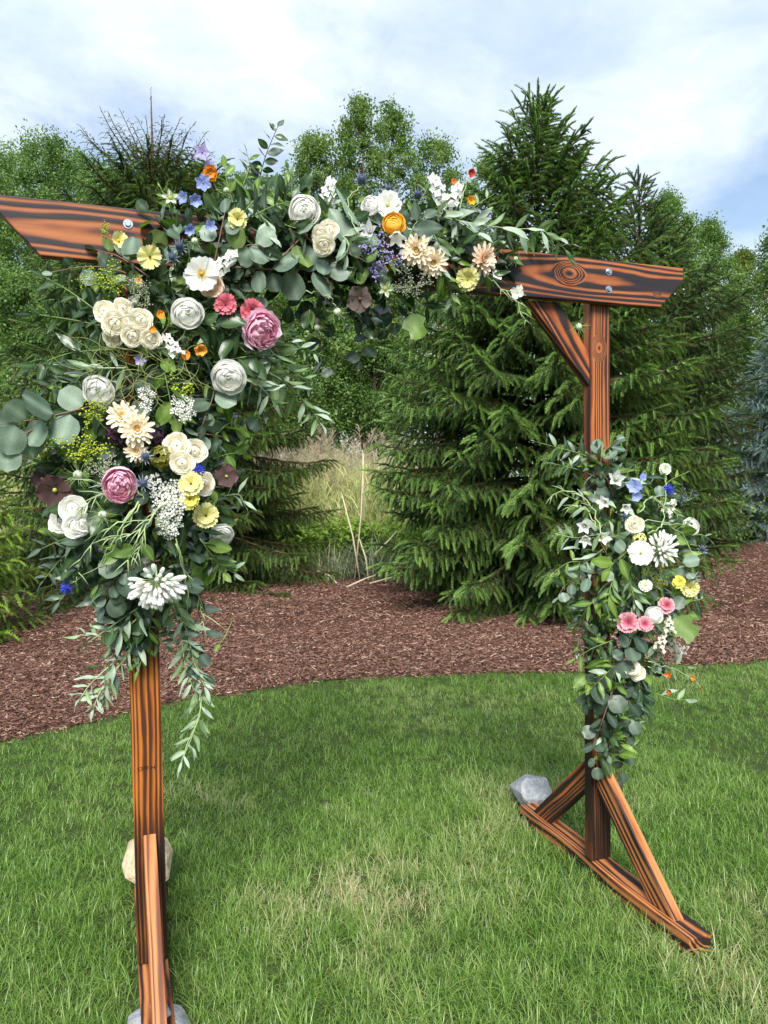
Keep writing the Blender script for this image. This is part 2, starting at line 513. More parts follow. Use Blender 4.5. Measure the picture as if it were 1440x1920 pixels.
g = sheet('ground', [(-400, -200), (400, -200), (400, 600), (-400, 600)], -0.012, M_FIELD); g['kind'] = 'structure'
xs = np.linspace(-14, 26, 161)
g = sheet('lawn', [(-14, -14), (26, -14)] + [(x, float(edge_y(x))) for x in xs[::-1]], -0.004, M_LAWN); g['kind'] = 'structure'
# mulch bed: the grass edge in front, back edge running behind the spruces
bk = [(26, 15), (20, 13.5), (14.8, 12.6), (11, 11.6), (8, 10.6), (6, 9.9), (4.2, 9.2), (3.2, 9.0), (1.6, 10.0), (0.4, 12.4), (-0.6, 15.5), (-2.0, 15.2), (-2.6, 12), (-6, 9), (-14, 6)]
g = sheet('mulch_bed', [(x, float(edge_y(x))) for x in xs] + bk, 0.0, M_MULCH); g['kind'] = 'structure'


def in_poly(x, y, poly):
    x, y = np.asarray(x), np.asarray(y)
    r = np.zeros(x.shape, bool)
    n = len(poly)
    for i in range(n):
        x1, y1 = poly[i]; x2, y2 = poly[(i + 1) % n]
        c = ((y1 > y) != (y2 > y))
        with np.errstate(divide='ignore', invalid='ignore'):
            r ^= c & (x < (x2 - x1) * (y - y1) / (y2 - y1 + 1e-12) + x1)
    return r


MULCH_POLY = [(x, float(edge_y(x))) for x in xs] + bk

# ---- grass
m_grass, nt = new_mat('grass_blade')
at = nd(nt, 'ShaderNodeAttribute', out=None, attribute_type='INSTANCER', attribute_name='tint')
hv = nd(nt, 'ShaderNodeAttribute', out=None, attribute_name='v')
oi = nd(nt, 'ShaderNodeObjectInfo', out=None)
tt = mth(nt, 'ADD', at.outputs['Fac'], mth(nt, 'MULTIPLY', mth(nt, 'SUBTRACT', oi.outputs['Random'], 0.5), 0.22), clamp=True)
tt = mth(nt, 'ADD', tt, mth(nt, 'MULTIPLY', mth(nt, 'SUBTRACT', hv.outputs['Fac'], 0.55), 0.55), clamp=True)
gcol = ramp(nt, tt, [(0.0, (0.048, 0.115, 0.014)), (0.3, (0.105, 0.215, 0.028)), (0.55, (0.19, 0.31, 0.058)), (0.78, (0.29, 0.35, 0.13)), (1.0, (0.48, 0.42, 0.25))])
pr = principled(nt, gcol, 0.38, 0.45)
tr = nd(nt, 'ShaderNodeBsdfTranslucent', {'Color': mixc(nt, 1.0, gcol, (1.3, 1.5, 0.7), 'MULTIPLY')})
out_bsdf(nt, nd(nt, 'ShaderNodeMixShader', [0.28, pr, tr]))


def clump(name, n, h, rad, wid, lean, mat, segs=4):
    V, Fc, A = [], [], []
    for i in range(n):
        r, a = rad * math.sqrt(random.random()), random.random() * 2 * PI
        b = np.array([r * math.cos(a), r * math.sin(a), -0.006])
        az = random.random() * 2 * PI
        d = np.array([math.cos(az), math.sin(az), 0])
        side = np.array([-d[1], d[0], 0])
        L = h * random.uniform(0.55, 1.15)
        e0 = math.radians(random.uniform(40, 88))
        e1 = e0 - math.radians(random.uniform(0.3, 1.0) * lean)
        p = b.copy()
        o = len(V)
        t0 = random.random()
        for k in range(segs + 1):
            t = k / segs
            w = wid * (1 - t) ** 0.6 * 0.5 * (0.8 + 0.4 * t0)
            if k < segs:
                V += [tuple(p - side * w), tuple(p + side * w)]; A += [t0, t0]
            else:
                V.append(tuple(p)); A.append(t0)
            e = e0 + (e1 - e0) * t
            p = p + (d * math.cos(e) + np.array([0, 0, math.sin(e)])) * L / segs
        for k in range(segs - 1):
            q = o + 2 * k
            Fc.append((q, q + 1, q + 3, q + 2))
        q = o + 2 * (segs - 1)
        Fc.append((q, q + 1, q + 2))
    return mesh_from(name, V, Fc, mat, True, {'v': A})


gv = [source('grass_clump', clump('grass_clump', 17, h, 0.04, w, l, m_grass)) for h, w, l in
      ((0.058, 0.0023, 80), (0.08, 0.0023, 125), (0.045, 0.0021, 80), (0.10, 0.0026, 150), (0.065, 0.0023, 165))]
cand = []
for (x0, x1, y0, y1, dens) in ((-1.6, 3.0, -1.2, 1.0, 1500), (-3.0, 5.5, 1.0, 3.3, 900), (-4.0, -1.6, -2.5, 1.0, 320), (3.0, 7.5, -1.8, 1.0, 520), (-1.6, 3.0, -2.6, -1.2, 300), (5.5, 9.5, 0.0, 2.6, 500)):
    n = int((x1 - x0) * (y1 - y0) * dens)
    cand.append(np.stack([rng.uniform(x0, x1, n), rng.uniform(y0, y1, n)], 1))
G = np.concatenate(cand)
G = G[G[:, 1] < edge_y(G[:, 0]) + rng.normal(-0.005, 0.035, len(G))]
for bx in (0.0, 1.664):
    ins = (G[:, 0] > bx - 0.012) & (G[:, 0] < bx + 0.101) & (G[:, 1] > -0.535) & (G[:, 1] < 0.55)
    G = G[~ins]
dcam = np.hypot(G[:, 0] - CAM[0], G[:, 1] - CAM[1])


def gpt(px, py):
    d = ray(px, py)
    return CAM + d * (-CAM[2] / d[2])


tint = 0.19 + 0.34 * vnoise(G[:, 0] * 1.5, G[:, 1] * 1.5, 1) * vnoise(G[:, 0] * 4.3, G[:, 1] * 4.3, 2) * 1.6 + 0.12 * vnoise(G[:, 0] * 14, G[:, 1] * 14, 3)
straw = np.zeros(len(G))
for (px, py, r, k) in ((430, 1495, 0.16, 0.55), (690, 1690, 0.36, 0.50), (890, 1650, 0.30, 0.50), (560, 1690, 0.22, 0.36), (760, 1780, 0.25, 0.3), (940, 1610, 0.2, 0.35), (1395, 1740, 0.25, 0.32), (1060, 1385, 0.22, 0.25), (480, 1880, 0.2, 0.30), (330, 1480, 0.1, 0.3), (830, 1700, 0.2, .3)):
    q = gpt(px, py)
    d2 = ((G[:, 0] - q[0]) ** 2 + (G[:, 1] - q[1]) ** 2) / r ** 2
    straw = np.maximum(straw, k * 0.72 * np.exp(-d2))
straw *= 0.25 + 1.3 * vnoise(G[:, 0] * 9, G[:, 1] * 9, 5) * (.4 + vnoise(G[:, 0] * 31, G[:, 1] * 31, 6))
tint = np.clip(tint + straw, 0, 0.93) + rng.normal(0, 0.05, len(G))
near_e = np.clip((edge_y(G[:, 0]) - G[:, 1]) / 0.25, 0, 1)
sc = rng.uniform(0.65, 1.1, len(G)) * (0.55 + 0.45 * near_e) * np.where(dcam > 4.2, 0.82, 1.0) * (0.88 + 0.24 * vnoise(G[:, 0] * 2.2, G[:, 1] * 2.2, 8))
rot = np.stack([rng.normal(0, 0.12, len(G)), rng.normal(0, 0.12, len(G)), rng.uniform(0, 2 * PI, len(G))], 1)
pick = rng.choice(5, len(G), p=[.3, .22, .22, .12, .14])
o = scatter('grass', np.column_stack([G, np.full(len(G), -0.003)]), rot, sc, pick, gv, tint)
tag(o, 'lush mown green lawn with straw coloured patches around the arch feet', 'grass')

# ---- mulch chips
m_chip, nt = new_mat('bark_chip')
oi = nd(nt, 'ShaderNodeObjectInfo', out=None)
tc = nd(nt, 'ShaderNodeTexCoord', out=None).outputs['Object']
fz = noise(nt, nd(nt, 'ShaderNodeVectorMath', [tc, (30, 260, 260)], operation='MULTIPLY'), 1.0, 3, 0.6)
cc = ramp(nt, oi.outputs['Random'], [(0.0, (0.045, 0.020, 0.015)), (0.35, (0.105, 0.051, 0.036)), (0.72, (0.165, 0.087, 0.063)), (0.93, (0.27, 0.165, 0.122)), (1.0, (0.44, 0.32, 0.24))])
cc = mixc(nt, 1.0, cc, ramp(nt, fz, [(0.3, (0.75, 0.75, 0.75)), (0.7, (1.2, 1.2, 1.2))]), 'MULTIPLY')
out_bsdf(nt, principled(nt, cc, 0.85, 0.2))


def chip(L, w, t):
    V = []
    for i, x in enumerate((-0.5, -0.15, 0.2, 0.5)):
        k = (0.35, 1.0, 0.9, 0.25)[i]
        j = random.uniform(-0.25, 0.25) * w
        zb = random.uniform(-0.3, 0.5) * t
        V += [(x * L, -w * k / 2 + j, zb), (x * L, w * k / 2 + j, zb + random.uniform(-.3, .3) * t), (x * L, j, zb + t)]
    Fc = []
    for i in range(3):
        a = i * 3
        Fc += [(a, a + 3, a + 5, a + 2), (a + 2, a + 5, a + 4, a + 1)]
    Fc += [(0, 2, 1), (9, 10, 11)]
    return mesh_from('bark_chip', V, Fc, m_chip, False)


cvs = [source('bark_chip', chip(*a)) for a in ((0.042, 0.008, 0.005), (0.03, 0.011, 0.005), (0.058, 0.007, 0.005), (0.022, 0.008, 0.004), (0.036, 0.014, 0.005))]
cand = []
for (x0, x1, y0, y1, dens) in ((-2.6, 6.2, 1.3, 5.2, 2600), (-2.8, 5.2, 5.2, 9.6, 1100), (-2.8, 0.8, 9.6, 15, 400), (6.2, 12, 1.9, 8, 600), (8, 18, 7, 13, 300)):
    n = int((x1 - x0) * (y1 - y0) * dens)
    cand.append(np.stack([rng.uniform(x0, x1, n), rng.uniform(y0, y1, n)], 1))
C = np.concatenate(cand)
C = C[in_poly(C[:, 0], C[:, 1] + rng.normal(0.03, 0.045, len(C)), MULCH_POLY)]
n = len(C)
far = np.hypot(C[:, 0], C[:, 1] + 2.3)
o = scatter('mulch_chips', np.column_stack([C, rng.uniform(0.0, 0.018, n)]), np.stack([rng.normal(0, 0.35, n), rng.normal(0, 0.3, n), rng.uniform(0, 2 * PI, n)], 1),
            rng.uniform(0.6, 1.25, n) * np.where(far > 8, 1.25, 1.0), rng.integers(0, 5, n), cvs)
tag(o, 'reddish brown shredded bark mulch covering the planting bed', 'mulch')

# ------------------------------------------------------------------ the wooden arch
PW, PD, SP, BZ, BH, BT = 0.089, 0.044, 1.664, 2.188, 0.158, 0.038
BASE_T = 0.06
arch = empty('wooden_arch', (SP / 2 + PW / 2, 0, 0), 'scorched orange and black timber wedding arch standing on the lawn, draped in flowers', 'arch')
A0 = arch.location.copy()


def board(name, prof, thick, mat, origin, xax, zax, parent, bev=0.004):
    """Profile (x, z) polygon in the board's own plane, given thickness along local Y (centred)."""
    bm = bmesh.new()
    lo = [bm.verts.new((x, -thick / 2, z)) for x, z in prof]
    f = bm.faces.new(lo)
    ex = bmesh.ops.extrude_face_region(bm, geom=[f])
    for v in ex['geom']:
        if isinstance(v, bmesh.types.BMVert): v.co.y += thick
    bmesh.ops.recalc_face_normals(bm, faces=bm.faces)
    bmesh.ops.bevel(bm, geom=list(bm.edges), offset=bev, segments=2, affect='EDGES', profile=0.6)
    me = bpy.data.meshes.new(name)
    bm.to_mesh(me); bm.free()
    me.materials.append(mat)
    xa, za = Vector(xax).normalized(), Vector(zax).normalized()
    ya = za.cross(xa)
    m4 = Matrix(((xa.x, ya.x, za.x, origin[0] - A0.x), (xa.y, ya.y, za.y, origin[1] - A0.y), (xa.z, ya.z, za.z, origin[2] - A0.z), (0, 0, 0, 1)))
    return link(name, me, parent, m4)


def rect(L, w): return [(-L / 2, -w / 2), (L / 2, -w / 2), (L / 2, w / 2), (-L / 2, w / 2)]


# beam, sitting on the front of the posts, ends cut back underneath
bx0, bx1 = -0.305, 2.066
bc = (bx0 + bx1) / 2
board('beam', [(bx0 + 0.102 - bc, -BH / 2), (1.955 - bc, -BH / 2), (bx1 - bc, 0.028), (bx1 - bc, BH / 2), (bx0 - bc, BH / 2), (bx0 - bc, 0.03)], BT, W_BEAM,
      (bc, -BT / 2 - 0.001, BZ + BH / 2), (1, 0, 0), (0, 0, 1), arch, 0.004)
PH = 2.335 - BASE_T
for i, (x, m) in enumerate(((0.0, W_POST), (SP, W_POSTR))):
    board('post', rect(PH, PW), PD, m, (x + PW / 2, PD / 2, BASE_T + PH / 2), (0, 0, 1), (-1, 0, 0), arch, 0.003)
# corner brace between the second post and the beam
_bp = [Vector((SP - 0.001, 0, 1.885)), Vector((SP - 0.001, 0, 2.005)), Vector((1.528, 0, BZ - 0.001)), Vector((1.402, 0, BZ - 0.001))]
_xa = (Vector((SP, 0, 1.945)) - Vector((1.465, 0, BZ))).normalized()
_za = Vector((-_xa.z, 0, _xa.x))
_o = sum(_bp, Vector()) / 4
board('corner_brace', [((p - _o).dot(_xa), (p - _o).dot(_za)) for p in _bp], 0.040, W_BRACE, (_o.x, 0.022, _o.z), _xa, _za, arch, 0.003)
# feet: a board along the ground under each post, a brace in front and behind
for k, x in enumerate((0.0, SP)):
    xc = x + PW / 2
    board('base_board', rect(1.055, 0.089), BASE_T - 0.004, W_FOOT, (xc, 0.014, BASE_T / 2 - 0.003), (0, 1, 0), (1, 0, 0), arch, 0.004)
    for s in (-1, 1):
        zt = 0.385
        y0 = 0.0 if s < 0 else PD
        run = 0.375
        L = math.hypot(run, zt)
        ax = Vector((0, s * run, -(zt - 0.02))).normalized()
        nrm = Vector((0, s * (zt - 0.02), run)).normalized()
        hw = 0.044
        # ends cut flush with post (vertical) and base board (level)
        ca, sa = abs(ax.y), abs(ax.z)
        P0 = (-hw * sa / ca * 1.0, hw * sa / ca)
        top_off, bot_off = hw * sa / ca, hw * ca / sa
        prof = [(-L / 2 + top_off, -hw), (L / 2 - bot_off, -hw), (L / 2 + bot_off, hw), (-L / 2 - top_off, hw)]
        mid = Vector((xc, y0 + s * (run / 2 + 0.002), BASE_T + zt / 2 - 0.035))
        m = W_FOOT if (k == 1 and s < 0) else (W_PALE if k == 0 and s < 0 else W_BRACE)
        prof2 = prof if True else prof
        board('foot_brace', prof2, 0.038, m, mid, ax, nrm, arch, 0.003)


def lathe(name, prof, mat, n=20):
    V, Fc = [], []
    for r, z in prof:
        for k in range(n):
            a = 2 * PI * k / n
            V.append((r * math.cos(a), r * math.sin(a), z))
    for i in range(len(prof) - 1):
        for k in range(n):
            a, b = i * n + k, i * n + (k + 1) % n
            Fc.append((a, b, b + n, a + n))
    Fc.append(tuple(range((len(prof) - 1) * n, len(prof) * n)))
    return mesh_from(name, V, Fc, mat, False)


wash = lathe('washer', [(0.0142, 0), (0.0142, 0.0016), (0.0136, 0.0022), (0.006, 0.0022)], ZINC)
hexh = lathe('bolt', [(0.0092, 0.0022), (0.0092, 0.007), (0.0082, 0.0082)], ZINC, 6)
for x, z in ((0.0326, 2.2998), (1.718, 2.3032), (1.718, 2.2375)):
    b = link('bolt', hexh, arch, Matrix.Translation(Vector((x, -BT - 0.001, z)) - A0) @ Matrix.Rotation(PI / 2, 4, 'X') @ Matrix.Rotation(random.random(), 4, 'Z'))
    w = link('washer', wash, b)
# faded grade stamp on the first post
cu = bpy.data.curves.new('grade_stamp', 'FONT')
cu.body = 'S3PF H'
cu.size = 0.018
cu.align_x = 'CENTER'
cu.extrude = 0.0003
cu.materials.append(INK)
_t = link('grade_stamp_text', cu)
bpy.context.view_layer.update()
st_me = bpy.data.meshes.new_from_object(_t.evaluated_get(bpy.context.evaluated_depsgraph_get()))
bpy.data.objects.remove(_t)
st = link('grade_stamp', st_me, arch, Matrix.Translation(Vector((PW / 2 - 0.004, -0.0006, 0.665)) - A0) @ Matrix.Rotation(PI / 2, 4, 'X'))

# ------------------------------------------------------------------ rocks


def rock_mat(name, a, b):
    m, nt = new_mat(name)
    tc = nd(nt, 'ShaderNodeTexCoord', out=None).outputs['Object']
    n1 = noise(nt, tc, 14, 6, 0.65)
    n2 = noise(nt, tc, 70, 5, 0.7)
    col = mixc(nt, ramp(nt, n1, [(0.35, (0, 0, 0)), (0.65, (1, 1, 1))]), a, b)
    col = mixc(nt, 1.0, col, ramp(nt, n2, [(0.3, (0.72, 0.72, 0.72)), (0.7, (1.22, 1.22, 1.22))]), 'MULTIPLY')
    out_bsdf(nt, principled(nt, col, 0.85, 0.25, bump(nt, mth(nt, 'ADD', n1, n2), 0.9, 0.010)))
    return m


R_GREY, R_TAN = rock_mat('grey_stone', (0.20, 0.21, 0.23), (0.40, 0.41, 0.43)), rock_mat('tan_stone', (0.44, 0.35, 0.21), (0.62, 0.53, 0.36))


def rock(name, loc, dims, seed, mat, label):
    r = random.Random(seed)
    bm = bmesh.new()
    pts = []
    for i in range(19):
        v = Vector((r.gauss(0, 1), r.gauss(0, 1), r.gauss(0, 1))).normalized()
        v *= r.uniform(0.85, 1.05)
        pts.append(bm.verts.new((v.x * dims[0], v.y * dims[1], v.z * dims[2])))
    bmesh.ops.convex_hull(bm, input=bm.verts)
    bmesh.ops.delete(bm, geom=[v for v in bm.verts if not v.link_faces], context='VERTS')
    bmesh.ops.bevel(bm, geom=list(bm.edges), offset=0.003, segments=1, affect='EDGES')
    me = bpy.data.meshes.new(name)
    bm.to_mesh(me); bm.free()
    me.materials.append(mat)
    o = link(name, me)
    o.location = loc
    o.rotation_euler = (r.uniform(-.2, .2), r.uniform(-.2, .2), r.uniform(0, 6))
    return tag(o, label, 'rock')


rock('rock', (SP + 0.105, 0.615, 0.08), (0.115, 0.10, 0.082), 3, R_GREY, 'grey faceted rock on the grass at the back end of the far foot board')
rock('rock', (0.058, 0.55, 0.11), (0.135, 0.10, 0.112), 11, R_TAN, 'tan rock half hidden behind the near post')
rock('rock', (0.040, -0.215, 0.004), (0.115, 0.10, 0.065), 5, R_GREY, 'pale grey rock under the near foot board at the bottom of the picture')

# ------------------------------------------------------------------ spruces
BARK = plain_mat('spruce_bark', (0.085, 0.058, 0.042), 0.9, 0.1, var=0.35, scale=25)
TWIG = plain_mat('spruce_twig', (0.14, 0.085, 0.05), 0.85, 0.1, var=0.3, scale=40)


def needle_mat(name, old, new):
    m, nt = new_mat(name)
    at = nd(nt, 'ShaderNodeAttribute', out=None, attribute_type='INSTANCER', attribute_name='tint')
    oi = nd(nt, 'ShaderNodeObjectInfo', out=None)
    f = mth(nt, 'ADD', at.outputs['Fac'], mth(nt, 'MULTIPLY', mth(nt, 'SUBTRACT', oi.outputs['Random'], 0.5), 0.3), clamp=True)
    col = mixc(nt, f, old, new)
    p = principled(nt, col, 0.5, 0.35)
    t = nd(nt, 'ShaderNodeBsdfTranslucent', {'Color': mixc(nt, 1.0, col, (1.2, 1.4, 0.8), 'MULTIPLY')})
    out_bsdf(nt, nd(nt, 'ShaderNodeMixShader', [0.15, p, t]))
    return m


def shoot(name, n, L, nl, nw, mats, curve=0.0):
    """A twig set with needles, along +X."""
    b = MB()
    V, Fc, mi = [], [], []
    def axis(t): return np.array([L * t, 0, -curve * L * t * t])
    pts = [axis(t) for t in (0, 0.5, 1)]
    for t0, t1 in ((0, .5), (.5, 1.0)):
        o = len(V)
        for p in (axis(t0), axis(t1)):
            for k in range(3):
                a = 2 * PI * k / 3
                V.append(p + np.array([0, math.cos(a), math.sin(a)]) * 0.0022)
        for k in range(3):
            Fc.append((o + k, o + (k + 1) % 3, o + 3 + (k + 1) % 3, o + 3 + k)); mi.append(1)
    for i in range(n):
        t = (i + random.random()) / n
        a = i * 2.4 + random.uniform(-0.5, 0.5)
        d = np.array([random.uniform(0.55, 1.0), math.cos(a), math.sin(a) * 0.85 + 0.12])
        if t > 0.93: d[0] += 1.5
        d /= np.linalg.norm(d)
        p = axis(t)
        s = np.cross(d, (0.3, 0.5, 0.8)); s /= np.linalg.norm(s)
        l = nl * random.uniform(0.8, 1.15) * (1 - 0.25 * t)
        o = len(V)
        V += [p - s * nw, p + s * nw, p + d * l]
        Fc.append((o, o + 1, o + 2)); mi.append(0)
    return mesh_from(name, V, Fc, mats, False, midx=mi)


def spruce(name, base, H, R, prof, label, mats, seed, shoot_s=1.0, whorl=0.24, nb=7, dens=1.0, up_top=0.75, tip_gain=1.0, bare=0.0, lean_s=0.5, z0=0.12, cut=None, inner=0.35, cone=1.0, group='spruces behind the mulch bed', trunk_r=None):
    r = np.random.default_rng(seed)
    root = empty(name, base, label, 'tree', group)
    tr = MB()
    tr.tube([(0, 0, -0.05), (0.02, 0, H * 0.35), (0, 0.02, H * 0.7), (0, 0, H * 0.985)], [trunk_r or H * 0.016, H * 0.012, H * 0.006, 0.006], 8)
    link('trunk', tr.mesh('trunk', BARK), root)
    br = MB()
    P, D, U, SCL, T = [], [], [], [], []
    z = z0
    wi = 0
    camv = np.array([CAM[0] - base[0], CAM[1] - base[1]]); camv /= np.linalg.norm(camv)
    wc = 0
    while z < H * 0.975:
        if bare and z / H > 1 - bare:
            wc += 1
            if wc > 3: break
        rz = R * np.interp(z / H, prof[0], prof[1])
        n = nb if z / H < 0.85 else (4 if bare else 5)
        a0 = r.uniform(0, 2 * PI)
        for i in range(n):
            az = a0 + 2 * PI * i / n + r.uniform(-0.3, 0.3)
            hd = np.array([math.cos(az), math.sin(az), 0])
            facing = hd[0] * camv[0] + hd[1] * camv[1]
            if facing < -0.55 and z < H * 0.8: continue          # nothing of the far side shows
            zf = z / H
            L = rz * r.uniform(0.82, 1.12) + 0.04
            if wc: L = H * (0.150 - 0.030 * wc) * r.uniform(.75, 1.1)
            e0 = math.radians(np.interp(zf, [0, 0.3, 0.7, 1.0], [2, 8, 25, 62]) + r.uniform(-7, 7))
            e1 = math.radians(np.interp(zf, [0, 0.3, 0.7, 1.0], [-16, -6, 18, 75]) + r.uniform(-6, 6))
            if wc: e0, e1 = math.radians(r.uniform(34, 50)), math.radians(r.uniform(45, 62))
            nseg = 7
            pts = [np.array([0, 0, z + r.uniform(-0.07, 0.07)])]
            for k in range(nseg):
                t = (k + 0.5) / nseg
                e = e0 + (e1 - e0) * math.sin(t * PI * 0.8) + (math.radians(18) * max(0, t - 0.75) * 4 if zf < 0.8 else 0)
                pts.append(pts[-1] + (hd * math.cos(e) + np.array([0, 0, math.sin(e)])) * L / nseg)
            br.tube(pts, [max(0.003, 0.009 * L * (1 - k / (nseg + 1)) + 0.003) for k in range(nseg + 1)], 3, False)
            pts = np.array(pts)
            side = np.array([-hd[1], hd[0], 0])
            step = 0.05 * shoot_s / dens
            s = max(inner * L, 0.05)
            sgn = 1
            def at_s(s):
                x = s / L * nseg; k = min(int(x), nseg - 1)
                return pts[k] + (pts[k + 1] - pts[k]) * (x - k), pts[k + 1] - pts[k]
            while s < L:
                p, dr = at_s(s)
                dr = dr / np.linalg.norm(dr)
                bl = min(0.42, 0.30 * (L - s) + 0.07) * r.uniform(0.7, 1.2)
                if zf > 0.86: bl *= 0.55
                an = math.radians(r.uniform(42, 62))
                d = dr * math.cos(an) + side * sgn * math.sin(an)
                droop = np.interp(zf, [0, 0.8, 1.0], [-0.55, -0.25, 0.25]) * r.uniform(0.5, 1.4)
                d = d + np.array([0, 0, droop])
                d /= np.linalg.norm(d)
                if bl > 0.11:
                    br.tube([p, p + d * bl * 0.6, p + d * bl + np.array([0, 0, -0.05 * bl])], [0.003, 0.0025, 0.002], 3, False)
                m = max(1, int(bl / (0.045 * shoot_s) + 0.5))
                for j in range(m):
                    q = p + d * bl * (j + 0.7) / m * 0.92
                    if j == m - 1:
                        sd = d + np.array([0, 0, -0.12])
                        tn = r.uniform(0.45, 1.0) * tip_gain
                        ss = 1.05
                    else:
                        sp_ = np.cross(d, np.array([0, 0, 1.0])); sp_ /= np.linalg.norm(sp_) + 1e-6
                        sd = d * 0.75 + sp_ * (1 if j % 2 else -1) * 0.7 + np.array([0, 0, -0.25 + r.uniform(-.25, .15)])
                        tn = r.uniform(0.0, 0.5) * tip_gain
                        ss = 0.9
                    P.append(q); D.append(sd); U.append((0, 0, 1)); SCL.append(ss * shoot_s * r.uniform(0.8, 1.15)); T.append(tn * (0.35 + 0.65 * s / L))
                # along the branch itself
                P.append(p); D.append(dr + np.array([r.uniform(-.3, .3), r.uniform(-.3, .3), 0.15])); U.append((0, 0, 1)); SCL.append(0.9 * shoot_s); T.append(r.uniform(0, 0.4))
                s += step * r.uniform(0.8, 1.2)
                sgn = -sgn
            p, dr = at_s(L)
            P.append(p - dr * 0.02); D.append(dr); U.append((0, 0, 1)); SCL.append(1.2 * shoot_s); T.append(0.8 * tip_gain)
        z += whorl * np.interp(z / H, [0, 0.8, 1], [0.8, 1.0, 1.35]) * r.uniform(0.85, 1.15)
        wi += 1
    nl_ = 40 if bare else 14
    for k in range(nl_):                                            # the leader
        zz_ = H * (0.86 + 0.14 * k / nl_)
        an = k * 2.4
        P.append(np.array([0, 0, zz_])); D.append(np.array([math.cos(an) * 0.45, math.sin(an) * 0.45, 0.8])); U.append((math.cos(an), math.sin(an), 0.1)); SCL.append(0.75 * shoot_s); T.append(0.5)
    P.append(np.array([0, 0, H * 0.97])); D.append(np.array([0.02, 0, 1.0])); U.append((1, 0, 0)); SCL.append(1.2 * shoot_s); T.append(0.6)
    P, D, U, SCL, T = map(np.array, (P, D.copy() if hasattr(D, 'copy') else D, U, SCL, T))
    if bare:
        hi = P[:, 2] > H * (1 - bare)
        k = np.clip((P[:, 2] / H - (1 - bare)) / bare, 0, 1)
        keep = ~(hi & (r.random(len(P)) < 0.2))
        SCL = np.where(hi, SCL * (1 - 0.66 * np.minimum(1, k * 3)), SCL)
        P, D, U, SCL, T = P[keep], D[keep], U[keep], SCL[keep], T[keep]
    link('branches', br.mesh('branches', TWIG), root)['kind'] = 'stuff'
    vs = [source('spruce_shoot', shoot('spruce_shoot', 100, 0.130, 0.023, 0.0034, [mats, TWIG], c)) for c in (0.05, 0.3, 0.55)]
    o = scatter('crown', P, frame_from(D.astype(float), U.astype(float)), SCL, r.integers(0, 3, len(P)), vs, T, root)
    return root, len(P)


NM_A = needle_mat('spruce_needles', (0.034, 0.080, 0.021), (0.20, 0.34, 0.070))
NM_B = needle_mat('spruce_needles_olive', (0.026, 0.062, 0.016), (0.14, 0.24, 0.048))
NM_G = needle_mat('spruce_needles_yellowish', (0.09, 0.19, 0.028), (0.30, 0.45, 0.075))
NM_D = needle_mat('spruce_needles_greyish', (0.028, 0.062, 0.022), (0.125, 0.205, 0.065))
NM_E = needle_mat('blue_spruce_needles', (0.08, 0.14, 0.13), (0.30, 0.42, 0.40))

pA = at_range(1012, 9.45)
pB = at_range(303, 11.9)
pD = at_range(1198, 15.6)
pE = at_range(1497, 20.5)
pG = at_range(-118, 8.6)
counts = []
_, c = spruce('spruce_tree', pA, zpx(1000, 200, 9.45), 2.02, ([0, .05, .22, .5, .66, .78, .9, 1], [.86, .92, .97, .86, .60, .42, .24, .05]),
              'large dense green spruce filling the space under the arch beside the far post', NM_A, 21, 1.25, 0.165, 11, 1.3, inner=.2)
counts.append(c)
_, c = spruce('spruce_tree', pB, zpx(285, 165, 11.9), 2.45, ([0, .06, .25, .5, .7, .82, .9, 1], [.95, 1.0, .98, .74, .54, .44, .30, .04]),
              'tall spruce with a bare spiky leader behind the flower draped near post', NM_B, 22, 1.3, 0.21, 11, 1.3, bare=0.19, inner=.25)
counts.append(c)
_, c = spruce('spruce_tree', pD, zpx(1190, 335, 15.6), 1.95, ([0, .05, .3, .62, .70, .82, 1], [.8, .9, 1.0, .92, .62, .30, .05]),
              'tall dark spruce standing behind the large spruce, past the beam end', NM_D, 23, 1.8, 0.26, 10, 1.1)
counts.append(c)
_, c = spruce('blue_spruce', pE, zpx(1492, 540, 20.5), 2.5, ([0, .1, .4, .7, 1], [.95, 1.0, .72, .38, .04]),
              'silvery blue spruce cut off by the right picture edge', NM_E, 24, 1.5, 0.24, 11, 1.0)
counts.append(c)
_, c = spruce('spruce_tree', pG, 2.55, 0.84, ([0, .1, .4, .7, 1], [.95, 1.0, .78, .45, .05]),
              'small yellowish green spruce cut off by the left picture edge', NM_G, 25, 1.2, 0.17, 10, 1.2, tip_gain=1.3)
counts.append(c)

# ------------------------------------------------------------------ broadleaved trees and woodland
BARK2 = plain_mat('tree_bark', (0.10, 0.085, 0.068), 0.9, 0.1, var=0.35, scale=12)


def leaf_clump(name, n, rad, ll, lw, mat):
    V, Fc = [], []
    for i in range(n):
        c = np.array([random.gauss(0, 1), random.gauss(0, 1), random.gauss(0, 1)])
        c = c / np.linalg.norm(c) * rad * random.random() ** 0.5
        d = np.array([random.gauss(0, 1), random.gauss(0, 1), random.gauss(-0.3, 0.7)]); d /= np.linalg.norm(d)
        s = np.cross(d, (random.gauss(0, .4), random.gauss(0, .4), 1)); s /= np.linalg.norm(s) + 1e-6
        l, w = ll * random.uniform(.7, 1.2), lw * random.uniform(.7, 1.2)
        o = len(V)
        V += [c, c + d * l * .45 + s * w / 2, c + d * l, c + d * l * .45 - s * w / 2]
        Fc.append((o, o + 1, o + 2, o + 3))
    return mesh_from(name, V, Fc, mat, False)


